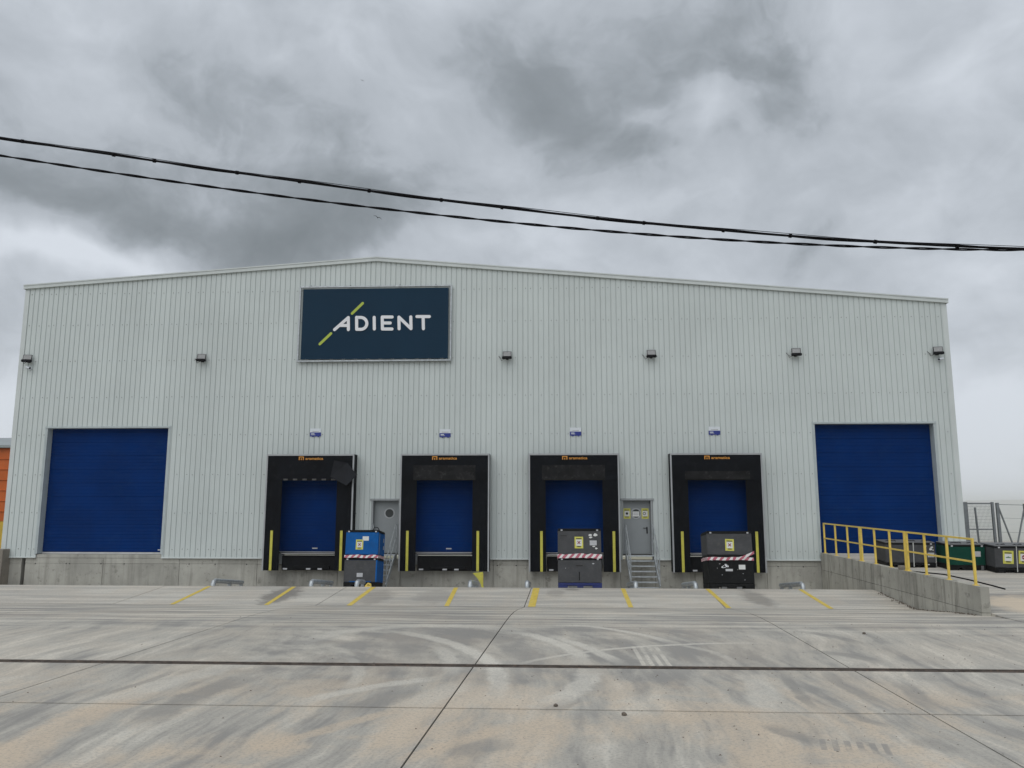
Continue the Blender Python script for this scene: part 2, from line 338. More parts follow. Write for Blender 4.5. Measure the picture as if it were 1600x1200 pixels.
def painted_line_mat():
    m, t, b = base_mat('worn_road_paint')
    pos = t.new('ShaderNodeNewGeometry').outputs['Position']
    n = t.noise(pos, 5, 6, .7); n2 = t.noise(pos, 30, 4, .7)
    c = t.mix(t.rng(n, .3, .7), (.52, .385, .055), (.66, .50, .09))
    c = t.mix(t.math('MULTIPLY', t.rng(t.math('ADD', t.math('MULTIPLY', n, .5), t.math('MULTIPLY', n2, .5)), .52, .62), .65), c, (.36, .34, .27))
    t.put(b.inputs['Base Color'], c); b.inputs['Roughness'].default_value = .75
    return m
LINEP = painted_line_mat()
def tape_mat():
    m, t, b = base_mat('barrier_tape')
    tc = t.new('ShaderNodeTexCoord').outputs['Object']
    sp = t.new('ShaderNodeSeparateXYZ'); t.l.new(tc, sp.inputs[0])
    u = t.math('ADD', t.math('ADD', sp.outputs[0], t.math('MULTIPLY', sp.outputs[1], 1.0)), t.math('MULTIPLY', sp.outputs[2], -.9))
    u = t.math('ADD', u, t.math('MULTIPLY', t.noise(tc, 5, 3, .6), .12))
    f = t.rng(t.math('ABSOLUTE', t.math('SUBTRACT', t.math('FRACT', t.math('DIVIDE', u, .20)), .5)), .22, .27)
    t.put(b.inputs['Base Color'], t.mix(f, (.66, .63, .63), (.40, .10, .14))); b.inputs['Roughness'].default_value = .45
    return m
TAPE = tape_mat()
def mesh_ground_mat():
    m, t, b = base_mat('open_land')
    pos = t.new('ShaderNodeNewGeometry').outputs['Position']
    n = t.noise(pos, .012, 6, .6); n2 = t.noise(pos, .3, 5, .6)
    c = t.mix(t.rng(n, .35, .65), (.17, .18, .11), (.30, .27, .19)); c = t.mix(t.math('MULTIPLY', t.rng(n2, .4, .7), .4), c, (.20, .19, .13))
    t.put(b.inputs['Base Color'], c); b.inputs['Roughness'].default_value = .95
    return m
LAND = mesh_ground_mat()

# ================================================================== mesh builder
class MB:
    def __init__(s): s.v = []; s.f = []
    def add(s, vs, fs):
        o = len(s.v); s.v += [tuple(p) for p in vs]; s.f += [tuple(i+o for i in f) for f in fs]; return s
    def box(s, x0, x1, y0, y1, z0, z1):
        return s.add([(x0,y0,z0),(x1,y0,z0),(x1,y1,z0),(x0,y1,z0),(x0,y0,z1),(x1,y0,z1),(x1,y1,z1),(x0,y1,z1)],
                     [(3,2,1,0),(4,5,6,7),(0,1,5,4),(1,2,6,5),(2,3,7,6),(3,0,4,7)])
    def bbox(s, x0, x1, y0, y1, z0, z1, b=.01):
        """box with chamfered edges"""
        b = min(b, abs(x1-x0)*.45, abs(y1-y0)*.45, abs(z1-z0)*.45)
        pts = []
        for z, k in ((z0, b), (z0+b, 0), (z1-b, 0), (z1, b)):
            a0, a1, c0, c1 = x0+k, x1-k, y0+k, y1-k
            q = b if k == 0 else b*.6
            pts += [(a0+q,c0,z),(a1-q,c0,z),(a1,c0+q,z),(a1,c1-q,z),(a1-q,c1,z),(a0+q,c1,z),(a0,c1-q,z),(a0,c0+q,z)]
        fs = [tuple(range(7,-1,-1)), tuple(range(24,32))]
        for L in range(3):
            for i in range(8):
                j = (i+1) % 8; fs.append((L*8+i, L*8+j, L*8+8+j, L*8+8+i))
        return s.add(pts, fs)
    def tube(s, pts, r, n=8, cap=True):
        pts = [Vector(p) for p in pts]; rings = []
        rr = r if isinstance(r, (list, tuple)) else [r]*len(pts)
        up = None
        for i, p in enumerate(pts):
            d = (pts[min(i+1, len(pts)-1)] - pts[max(i-1, 0)]).normalized()
            if up is None or abs(up.dot(d)) > .98: up = Vector((0,0,1)) if abs(d.z) < .9 else Vector((1,0,0))
            a = d.cross(up).normalized(); bb = a.cross(d).normalized(); up = bb
            rings.append([p + (a*math.cos(2*math.pi*k/n) + bb*math.sin(2*math.pi*k/n))*rr[i] for k in range(n)])
        vs = [q for rg in rings for q in rg]; fs = []
        for i in range(len(pts)-1):
            for k in range(n):
                fs.append((i*n+k, i*n+(k+1) % n, (i+1)*n+(k+1) % n, (i+1)*n+k))
        if cap: fs += [tuple(range(n-1,-1,-1)), tuple(range((len(pts)-1)*n, len(pts)*n))]
        return s.add(vs, fs)
    def bar(s, a, b, wx, wz):
        """rectangular bar from a to b; wx sideways, wz the other way"""
        a, b = Vector(a), Vector(b); d = (b-a).normalized()
        u = d.cross(Vector((0,0,1)));
        if u.length < 1e-4: u = Vector((1,0,0))
        u.normalize(); v = u.cross(d).normalized()
        P4 = lambda p: [p-u*wx/2-v*wz/2, p+u*wx/2-v*wz/2, p+u*wx/2+v*wz/2, p-u*wx/2+v*wz/2]
        return s.add(P4(a)+P4(b), [(3,2,1,0),(4,5,6,7),(0,1,5,4),(1,2,6,5),(2,3,7,6),(3,0,4,7)])
    def prism(s, poly, a0, a1, axis='y'):
        """poly in the plane across axis, extruded from a0 to a1"""
        n = len(poly)
        def pt(p, a): return (p[0], a, p[1]) if axis == 'y' else ((a, p[0], p[1]) if axis == 'x' else (p[0], p[1], a))
        return s.add([pt(p, a0) for p in poly]+[pt(p, a1) for p in poly],
                     [tuple(range(n)), tuple(range(2*n-1, n-1, -1))] + [(i, i+n, (i+1) % n+n, (i+1) % n) for i in range(n)])
    def disc(s, c, r, y0, y1, n=24, r_in=0):
        if r_in == 0: return s.prism([(c[0]+r*math.cos(2*math.pi*k/n), c[1]+r*math.sin(2*math.pi*k/n)) for k in range(n)], y0, y1)
        vs = []
        for y in (y0, y1):
            for R_ in (r, r_in):
                vs += [(c[0]+R_*math.cos(2*math.pi*k/n), y, c[1]+R_*math.sin(2*math.pi*k/n)) for k in range(n)]
        fs = []
        for k in range(n):
            j = (k+1) % n
            fs += [(k, j, n+j, n+k), (2*n+k, 3*n+k, 3*n+j, 2*n+j), (k, 2*n+k, 2*n+j, j), (n+k, n+j, 3*n+j, 3*n+k)]
        return s.add(vs, fs)
    def mesh(s, name, smooth=False):
        me = bpy.data.meshes.new(name); me.from_pydata(s.v, [], s.f); me.validate(); me.update()
        if smooth:
            for p in me.polygons: p.use_smooth = True
        return me
    def build(s, name, m, parent=None, loc=None, smooth=False):
        import bmesh
        me = s.mesh(name)
        bm = bmesh.new(); bm.from_mesh(me); bmesh.ops.recalc_face_normals(bm, faces=bm.faces); bm.to_mesh(me); bm.free()
        if smooth:
            for p in me.polygons: p.use_smooth = True
            me.set_sharp_from_angle(angle=RAD(40))
        me.materials.append(m)
        return put(name, me, parent, loc)
def put(name, me, parent=None, loc=None):
    o = bpy.data.objects.new(name, me); COL.objects.link(o)
    if parent is not None: o.parent = parent
    if loc is not None: o.location = loc
    return o
def tag(o, label=None, cat=None, group=None, kind=None):
    if label: o['label'] = label
    if cat: o['category'] = cat
    if group: o['group'] = group
    if kind: o['kind'] = kind
    return o
def thing(name, label, cat, loc=(0,0,0), rot=(0,0,0), group=None):
    o = bpy.data.objects.new(name, None); o.empty_display_size = .2; COL.objects.link(o)
    o.location = loc; o.rotation_euler = rot
    return tag(o, label, cat, group)
def text_mesh(body, size, extr=.001, bold=0.0):
    cu = bpy.data.curves.new('lettering', 'FONT'); cu.body = body; cu.size = size; cu.extrude = extr; cu.offset = bold
    cu.resolution_u = 3
    ob = bpy.data.objects.new('lettering', cu); COL.objects.link(ob)
    dg = bpy.context.evaluated_depsgraph_get()
    me = bpy.data.meshes.new_from_object(ob.evaluated_get(dg))
    bpy.data.objects.remove(ob); bpy.data.curves.remove(cu)
    me.transform(Matrix.Rotation(RAD(90), 4, 'X'))
    return me
def lettering(name, body, size, x, y, z, width, m, parent, bold=0.0):
    me = text_mesh(body, size, .0012, bold)
    xs = [v.co.x for v in me.vertices]; k = width/(max(xs)-min(xs)); me.transform(Matrix.Diagonal((k, 1, 1, 1)))
    me.materials.clear(); me.materials.append(m)
    return put(name, me, parent, (x - min(xs)*k, y, z))

# ================================================================== ground
PROF = [(-60,0),(-12.6,0),(-11.6,-.012),(-10.6,-.05),(-9.6,-.12),(-8.6,-.215),(-7.6,-.30),(-6.6,-.22),(-5.4,-.125),(-4.95,-.085),(-4.75,-.075),(-4.6,-.082),(-4.3,-.112),(0.4,-.645)]
def zp(Y):
    for (a, za), (b, zb) in zip(PROF, PROF[1:]):
        if Y <= b: return za + (zb-za)*(Y-a)/(b-a)
    return PROF[-1][1]
def land_z(x, y):
    """level round the yard, falling away behind it into a wide valley"""
    f = min(1, max(0, (y-18)/1400.)); f = f*f*(3-2*f)
    g = min(1, max(0, (y-18)/60.))
    return -1.6 - 3*g - 150*f
mb = MB(); gx = [-12000,-6000,-3000,-1500,-700,-300,-100,-40,0,40,100,300,700,1500,3000,6000,12000]; gy = [-3000,-800,-200,0,18,30,50,78,120,200,350,600,900,1418,2500,5000,8000,12000]
mb.add([(x, y, land_z(x, y)) for y in gy for x in gx], [(j*17+i, j*17+i+1, j*17+i+18, j*17+i+17) for j in range(len(gy)-1) for i in range(16)])
ground = mb.build('ground', LAND, smooth=True)
tag(ground, kind='structure')
def xj(k, Y):
    a = -1.41 + .045*(Y+22.2); b = 4.38 + .02*(Y+21.9)
    if k <= 0: return a + 5.75*k + .0
    return b + 5.75*(k-1)
YR = [(-46,-39.4),(-39.4,-32.8),(-32.8,-26.3),(-26.3,-19.95),(-19.95,-17.432),(-17.228,-7.6),(-7.6,-4.75),(-4.75,0.02)]
bed = MB()
ys = [-46] + [y for y, _ in PROF if -46 < y < .3] + [.3]
for y0, y1 in zip(ys, ys[1:]):
    bed.add([(-40,y0,zp(y0)-.016),(40,y0,zp(y0)-.016),(40,y1,zp(y1)-.016),(-40,y1,zp(y1)-.016)], [(0,1,2,3)])
yard = bed.build('yard', DARKGAP); tag(yard, kind='structure')
G = .011
KEEPSLAB = 0
for (y0, y1) in YR:
    GY = .022
    cuts = [y0+GY] + [y for y, _ in PROF if y0+GY < y < y1-GY] + [y1-GY]
    for k in range(-5, 5):
        kk = k
        xa0 = lambda Y: max(-36, xj(kk, Y)) if kk > -5 else -36
        xb0 = lambda Y: xj(kk+1, Y) if kk < 4 else 34
        if y0 > -8:
            if kk >= 2: continue
            if kk == 1: xb0 = lambda Y: 9.72
        vs, fs = [], []
        n = len(cuts)
        for Y in cuts:
            z = zp(Y)
            vs += [(xa0(Y)+G, Y, z), (xb0(Y)-G, Y, z), (xa0(Y)+G, Y, z-.05), (xb0(Y)-G, Y, z-.05)]
        for i in range(n-1):
            o = i*4
            fs += [(o, o+1, o+5, o+4), (o+2, o, o+4, o+6), (o+1, o+3, o+7, o+5)]
        fs += [(0, 2, 3, 1), ((n-1)*4+1, (n-1)*4+3, (n-1)*4+2, (n-1)*4)]
        MB().add(vs, fs).build('concrete_slab', YARD, yard)
# painted guide lines on the apron
names = ['far left', 'second from the left', 'third from the left', 'fourth from the left', 'fifth from the left', 'sixth from the left', 'seventh from the left', 'far right']
for i, (xa, xb, wd) in enumerate(((-10.71,-10.56,.13),(-8.02,-7.90,.13),(-5.52,-5.58,.15),(-2.95,-2.88,.13),(-.47,-.55,.20),(2.17,2.14,.13),(4.73,4.76,.13),(7.51,7.47,.13))):
    vs, fs = [], []; yy = [-4.78, -4.95, -5.4, -6.6, -7.58]
    for Y in yy:
        f = (Y+4.78)/(-2.8); x = xa+(xb-xa)*f; vs += [(x-wd/2, Y, zp(Y)+.005), (x+wd/2, Y, zp(Y)+.005)]
    fs = [(2*j, 2*j+1, 2*j+3, 2*j+2) for j in range(len(yy)-1)]
    o = MB().add(vs, fs).build('guide_line', LINEP)
    tag(o, 'worn yellow painted guide line on the apron, %s of eight' % names[i], 'road marking', 'yellow guide lines on the dock apron')
# slot drain across the yard
dr = thing('slot_drain', 'rusty steel slot drain running straight across the concrete yard', 'drain', (0, -17.33, 0))
MB().box(-36, 34, -.078, .078, -.09, -.05).build('channel', BLACK, dr)
for sy in (-1, 1):
    mb = MB(); mb.bbox(-36, 34, sy*.062-.016, sy*.062+.016, -.06, .006, .005); mb.build('rail', RUST, dr)
for i in range(24):
    x = -22 + i*1.75
    MB().box(x-.02, x+.02, -.045, .045, -.04, -.004).build('cross_bar', RUST, dr)

# side ramp up to the right-hand door
RZ = lambda Y: max(0, min(.68, .68*(Y+11.2)/10.9)) if Y > -11.2 else 0
mb = MB(); yy = [-12.7,-11.2,-8.5,-5.7,-2.9,-.3,3,9,13]
for y0, y1 in zip(yy, yy[1:]):
    z0, z1 = RZ(y0)+.006, RZ(y1)+.006
    if y0 < -11.5: z0 = -.004
    mb.add([(9.93,y0,z0),(70,y0,z0),(70,y1,z1),(9.93,y1,z1)], [(0,1,2,3)])
for y0, y1 in zip(yy, yy[1:5]):
    z0, z1 = (RZ(y0)+.006 if y0 > -11.5 else -.004), RZ(y1)+.006
    mb.add([(9.93,y0,z0),(9.93,y1,z1),(9.93,y1,-.5),(9.93,y0,-.5)], [(0,1,2,3)])
ramp_o = mb.build('ramp', YARD); tag(ramp_o, kind='structure')

# ================================================================== warehouse
XL, XR, XA = -20.90, 14.88, -6.78
ZL, ZA, ZR = 11.05, 12.00, 10.06
def ztop(x): return ZL+(ZA-ZL)*(x-XL)/(XA-XL) if x < XA else ZA+(ZR-ZA)*(x-XA)/(XR-XA)
ware = thing('warehouse', 'pale grey corrugated steel warehouse with low gable roof and blue doors', 'warehouse')
DC = [-8.97, -3.92, .835, 6.005]
OPEN = [(-19.53,-14.66,5.42), (9.72,14.11,5.47), (-6.72,-5.64,2.67), (2.60,3.72,2.68)] + [(c-1.3, c+1.3, 3.65) for c in DC]
ZB = .49
def prof_y(x):
    """trapezoidal sheet: flat crowns with narrow grooves every 199 mm; y>0 is set back"""
    p = (x - XL) % .19878
    a, bq, cq, dq = .160, .170, .186, .19878
    if p <= a: return 0.
    if p <= bq: return .026*(p-a)/(bq-a)
    if p <= cq: return .026
    return .026*(1-(p-cq)/(dq-cq))
NPAN = 36; PW = (XR-XL)/NPAN
for i in range(NPAN):
    x0, x1 = XL+i*PW, XL+(i+1)*PW
    br = {x0, x1}
    k = 0
    while True:
        bx = XL + math.floor((x0-XL)/.19878+1e-6)*.19878 + k*.19878
        if bx > x1+.2: break
        for d in (0, .160, .170, .186):
            if x0 < bx+d < x1: br.add(bx+d)
        k += 1
    for a, b_, _ in OPEN:
        for e_ in (a, b_):
            if x0 < e_ < x1: br.add(e_)
    if x0 < XA < x1: br.add(XA)
    br = sorted(br); br = [b_ for j, b_ in enumerate(br) if j == 0 or b_-br[j-1] > 1e-4]
    mb = MB(); off = .003 if i % 2 else 0.     # side laps: every second sheet a little prouder
    for a, b_ in zip(br, br[1:]):
        m_ = (a+b_)/2; zb = ZB
        for oa, ob, oz in OPEN:
            if oa < m_ < ob: zb = oz
        ya, yb = prof_y(a+1e-5)-off, prof_y(b_-1e-5)-off
        mb.add([(a,ya,zb),(b_,yb,zb),(b_,yb,ztop(b_)-.02),(a,ya,ztop(a)-.02)], [(0,1,2,3)])
    mb.build('cladding_panel', CLAD, ware)
# fixing screws in rows along the sheeting rails
mb = MB(); hexa = [(math.cos(RAD(60*k)), math.sin(RAD(60*k))) for k in range(6)]
for z in (10.75, 9.47, 8.03, 6.59, 5.12, 3.60, 2.15, .80):
    n = 0; x = XL+.08
    while x < XR-.05:
        n += 1; x += .19878
        if n % 5 in (2, 4): continue
        if z > ztop(x)-.25 or x > XR-.2: continue
        if any(a-.06 < x < b_+.06 and z < oz+.05 for a, b_, oz in OPEN): continue
        r_ = .017; xx = x+random.uniform(-.008, .008); zz = z+random.uniform(-.012, .012)
        mb.prism([(xx+r_*hx, zz+r_*hz) for hx, hz in hexa], -.014, .004)
sc = mb.build('fixing_screws', SCREW, ware); tag(sc, kind='stuff')
# verge flashing, ridge, corners
for (xa, za, xb, zb) in ((XL-.06, ZL-.004, XA, ZA), (XA, ZA, XR+.06, ZR-.005)):
    mb = MB(); mb.prism([(xa,za-.085),(xb,zb-.085),(xb,zb+.06),(xa,za+.06)], -.085, .02); mb.prism([(xa,za+.04),(xb,zb+.04),(xb,zb+.085),(xa,za+.085)], -.105, .30)
    mb.build('verge_flashing', TRIM, ware)
for s_, x in ((-1, XL), (1, XR)):
    z1 = (ZL if s_ < 0 else ZR)-.14
    mb = MB(); mb.box(min(x-s_*.17, x+s_*.012), max(x-s_*.17, x+s_*.012), -.012, -.005, ZB-.02, z1); mb.box(min(x+s_*.004, x+s_*.012), max(x+s_*.004, x+s_*.012), -.005, .22, ZB-.02, z1)
    mb.build('corner_flashing', TRIM, ware)
mb = MB()
for xa, xb in ((XL, -19.53), (-14.66, DC[0]-1.66), (DC[0]+1.66, -6.72), (DC[1]+1.66, DC[2]-1.66), (3.72, DC[3]-1.66), (DC[3]+1.66, 9.72), (14.11, XR)):
    mb = MB(); mb.prism([(-.03, ZB-.022), (-.03, ZB+.012), (.05, ZB+.03), (.05, ZB-.022)], xa, xb, 'x'); mb.build('drip_flashing', TRIM, ware)
# roof and remaining walls
for (xa, za, xb, zb) in ((XL-.05, ZL, XA, ZA), (XA, ZA, XR+.05, ZR)):
    MB().prism([(xa,za-.10),(xb,zb-.10),(xb,zb+.02),(xa,za+.02)], .02, 46).build('roof_sheet', ROOFG, ware)
for x, zt, s_ in ((XL, ZL, -1), (XR, ZR, 1)):
    mb = MB(); y = .2; vs = []
    while y < 46:
        vs += [(x, y), (x, y+.15), (x-s_*.03, y+.165), (x-s_*.03, y+.185)]; y += .2
    vv = [(a, b_, ZB) for a, b_ in vs] + [(a, b_, zt-.1) for a, b_ in vs]; n = len(vs)
    mb.add(vv, [(j, j+1, n+j+1, n+j) for j in range(n-1)]); mb.build('side_wall', CLAD, ware)
MB().prism([(XL,-.7),(XR,-.7),(XR,ZR-.1),(XA,ZA-.1),(XL,ZL-.1)], 45.9, 46).build('rear_wall', CLAD, ware)
mb = MB(); mb.box(XL+.1, XR-.1, .6, 45.8, .60, .66); mb.build('floor_slab', CONC, ware)
mb = MB()
for xa, xb, za, zb in ((XL+.2, -19.6, -.6, 10.6), (-14.6, -10.3, -.6, 10.6), (9.0, 9.66, -.6, 9.8), (14.2, XR-.2, -.6, 9.8), (-19.6, -14.6, 5.5, 10.6), (9.66, 14.2, 5.55, 9.8), (-10.3, 9.0, 3.75, 10.2)):
    mb.box(xa, xb, .42, .46, za, zb)
mb.build('inner_lining', INSIDE, ware)
# concrete plinth, cast in bays with a horizontal pour joint
bays = [-20.72,-20.02,-16.92,-13.97,-11.0,-7.95,-6.8,-5.6,-2.15,-.9,2.52,3.78,5.2,7.8,9.70]
for a, b_ in zip(bays, bays[1:]):
    g0 = .07 if abs(a+20.02) < .01 else .005
    g1 = .07 if abs(b_+20.02) < .01 else .005
    top = .60 if a > -19.6 and b_ < -14 else .468
    MB().bbox(a+g0, b_-g1, .055, .5, -.80, .262, .008).build('plinth_panel', CONC, ware)
    MB().bbox(a+g0, b_-g1, .058, .5, .268, .468, .006).build('plinth_course', CONC, ware)
MB().box(-19.53, -14.66, .045, .5, .472, .60).build('door_sill', CONC, ware)
MB().box(-20.75, 9.7, .30, .52, -.8, .46).build('plinth_core', DARKGAP, ware)
mb = MB()
for x in (-19.55, -18.35, -18.22, -17.0, -16.1, -13.6, -12.6, -11.4, -2.0, -1.3, 4.1, 8.2, 9.1):
    mb.disc((x, .255), .022, .050, .07, 10)
tag(mb.build('tie_holes', INSIDE, ware), kind='stuff')
MB().box(9.6, 15, .05, .5, -.6, .64).build('ramp_door_sill', CONC, ware)
# big sectional doors
def big_door(xa, xb, zt, zb, lbl, label_side):
    mb = MB()
    mb.box(xa-.005, xa+.045, -.012, .36, zb, zt+.03); mb.box(xb-.045, xb+.005, -.012, .36, zb, zt+.03); mb.box(xa-.05, xb+.05, -.03, .36, zt-.03, zt+.035)
    mb.box(xa-.055, xa-.006, -.016, -.006, zb-.02, zt+.05); mb.box(xb+.006, xb+.055, -.016, -.006, zb-.02, zt+.05)
    mb.build('door_reveal', REVEAL, ware)
    d = MB().box(xa+.05, xb-.05, .33, .36, zb, zt).build('sectional_door', DOORBLUE, ware); d['label'] = lbl
    n = 9; h = (zt-zb-.09)/n
    for i in range(n):
        z = zb+.06+i*h
        mb = MB(); rows = 4
        for r_ in range(rows):
            a, b2 = z+.004+r_*(h-.008)/rows, z+.004+(r_+1)*(h-.008)/rows
            mb.bbox(xa+.05, xb-.05, .300, .33, a+.0008, b2-.0008, .006)
        mb.build('door_section', DOORBLUE, d)
    MB().box(xa+.05, xb-.05, .288, .33, zb-.01, zb+.05).build('bottom_seal', SEALW, d)
    if label_side:
        MB().box(xb-.30, xb-.10, .294, .2995, zb+.12, zb+.16).build('sticker', SEALW, d)
big_door(-19.53, -14.66, 5.42, .62, 'wide blue sectional door at the left end of the facade', True)
big_door(9.72, 14.11, 5.47, .67, 'wide blue sectional door above the side ramp', False)
# personnel doors
def paper_sheet(par, x, y, z, w_, h_, kind, sub=True, tilt=0):
    """yellow framed notice: board, white sheet, printed mark"""
    p = MB().box(-w_/2, w_/2, -.004, 0, -h_/2, h_/2).build('notice', POSTERY, par, (x, y, z)); p.rotation_euler = (0, tilt, 0)
    MB().box(-w_*.34, w_*.34, -.0065, -.0042, -h_*.28, h_*.26).build('sheet', PAPER, p)
    MB().box(-w_*.34, w_*.32, -.0066, -.0042, h_*.29, h_*.37).build('heading', PRBLACK, p)
    MB().box(-w_*.22, w_*.22, -.0066, -.0042, -h_*.39, -h_*.31).build('footer', PRBLACK, p)
    k = w_*.16
    if kind == 'cross':
        mb = MB(); mb.bar((-k, -.0082, -k), (k, -.0082, k), .0015, w_*.09); mb.bar((-k, -.0100, k), (k, -.0100, -k), .0015, w_*.09); mb.build('cross_mark', REDX, p)
    elif kind == 'blob':
        MB().disc((0, -.0), k*1.0, -.0085, -.0068, 12).build('round_mark', PRBLACK, p)
    elif kind == 'ring':
        MB().disc((-k*.4, 0), k*1.1, -.0085, -.0068, 14, k*.6).build('round_mark', PRBLACK, p)
    elif kind == 'stop':
        MB().disc((0, 0), k*1.35, -.0085, -.0068, 18).build('round_mark', REDX, p); MB().box(-k*.95, k*.95, -.0100, -.0087, -k*.25, k*.25).build('bar_mark', PAPER, p)
    elif kind == 'car':
        mb = MB(); mb.prism([(-k*1.5,-k*.4),(k*1.5,-k*.4),(k*1.5,k*.1),(k*.6,k*.2),(0,k*.6),(-k*.7,k*.2),(-k*1.5,0)], -.0085, -.0068); mb.build('arrow_mark', PRGREEN, p)
    return p
def small_door(xa, xb, zt, zb, lbl, full, hinge):
    mb = MB()
    mb.box(xa-.01, xa+.06, -.02, .30, zb, zt+.02); mb.box(xb-.06, xb+.01, -.02, .30, zb, zt+.02); mb.box(xa-.06, xb+.06, -.04, .30, zt-.05, zt+.02)
    mb.build('door_frame', FRAMEGREY, ware)
    d = MB().bbox(xa+.065, xb-.065, .20, .25, zb, zt-.055, .004).build('personnel_door', DOORGREY, ware); d['label'] = lbl
    cx = (xa+xb)/2 + (.10 if not full else -.02); cz = 2.15
    MB().disc((cx, cz), .20, .185, .2, 28, .155).build('porthole_ring', ALU, d)
    MB().disc((cx, cz), .155, .190, .199, 28).build('porthole_glass', GLASSDARK, d)
    if full:
        mb = MB(); mb.box(cx-.13, cx+.12, .186, .189, cz-.11, cz+.075); mb.build('paper_sheet', PAPER, d)
        for zz in (.02, -.03): MB().box(cx-.10, cx+.09, .184, .1855, cz+zz-.014, cz+zz+.010).build('print_line', PAPERG, d)
        hx = xb-.19
        mb = MB(); mb.bbox(hx-.022, hx+.022, .19, .2, 1.42, 1.66, .004); mb.tube([(hx,.19,1.62),(hx,.145,1.62)], .011); mb.tube([(hx+.005,.145,1.62),(hx-.15,.145,1.62)], .011)
        mb.build('handle', BLACK, d)
        for sx, kd in ((-.36, 'blob'), (.36, 'ring')):
            paper_sheet_d(d, cx+sx*.93, .199, cz, .26, .38, kd)
def paper_sheet_d(d, x, y, z, w_, h_, kd):
    p = MB().box(x-w_/2, x+w_/2, y-.004, y, z-h_/2, z+h_/2).build('notice', POSTERY, d)
    MB().box(x-w_*.36, x+w_*.36, y-.0065, y-.0042, z-h_*.27, z+h_*.25).build('notice_sheet', PAPER, d)
    MB().box(x-w_*.34, x+w_*.32, y-.0066, y-.0042, z+h_*.29, z+h_*.36).build('notice_heading', PRBLACK, d)
    MB().box(x-w_*.28, x+w_*.28, y-.0066, y-.0042, z-h_*.37, z-h_*.30).build('notice_footer', PRBLACK, d)
    if kd == 'blob': MB().disc((x, z), .045, y-.0085, y-.0068, 14).build('notice_mark', PRBLACK, d)
    else: MB().disc((x-.03, z), .055, y-.0085, y-.0068, 14, .035).build('notice_mark', PRBLACK, d)
small_door(-6.72, -5.64, 2.67, .68, 'grey steel door with dark round window behind the blue containers', False, -1)
small_door(2.60, 3.72, 2.68, .68, 'grey steel door with notices beside its round window', True, 1)
# dock doors (part of the building)
for i, c in enumerate(DC):
    d = MB().box(c-1.27, c+1.27, .20, .23, .70, 3.7).build('dock_door', DOORBLUE, ware)
    h = .475
    for j in range(6):
        z = .76+j*h; mb = MB()
        for r_ in range(4): mb.bbox(c-1.25, c+1.25, .172, .2, z+.003+r_*(h-.006)/4+.0008, z+.003+(r_+1)*(h-.006)/4-.0008, .005)
        mb.build('door_section', DOORBLUE, d)
    MB().box(c-1.25, c+1.25, .160, .2, .70, .722).build('bottom_seal', SEALW, d)
    MB().box(c+.0, c+.20, .166, .1715, .83, .872).build('sticker', SEALW, d)
    mb = MB(); mb.box(c-1.32, c-1.27, .03, .3, .49, 3.68); mb.box(c+1.27, c+1.32, .03, .3, .49, 3.68); mb.box(c-1.32, c+1.32, .03, .3, 3.62, 3.68); mb.build('door_jamb', INSIDE, ware)

# ================================================================== dock shelters
sd_names = ['dock shelter with a torn corner flap, beside the wide left door', 'dock shelter with its opening free, just right of the blue container stack',
            'dock shelter behind the grey containers that stand on a blue skid', 'dock shelter behind the black container, next to the ramp']
def wavy(mb, x0, x1, z0, z1, y, amp, nx=6, nz=8, seed=0, th=.02):
    rnd = random.Random(seed); vs = []
    for j in range(nz+1):
        for i in range(nx+1):
            x = x0+(x1-x0)*i/nx; z = z0+(z1-z0)*j/nz
            edge = 0 if (i in (0, nx)) else 1
            vs.append((x, y+rnd.uniform(-amp, amp)*edge, z))
    n = len(vs); fs = []
    for j in range(nz):
        for i in range(nx):
            a = j*(nx+1)+i; fs.append((a, a+1, a+nx+2, a+nx+1))
    mb.add(vs, fs); mb.add([(x, yy+th, z) for x, yy, z in vs], [tuple(reversed(f)) for f in fs])
    # rim
    mb.add([(x0,y,z0),(x1,y,z0),(x1,y+th,z0),(x0,y+th,z0)], [(0,1,2,3)])
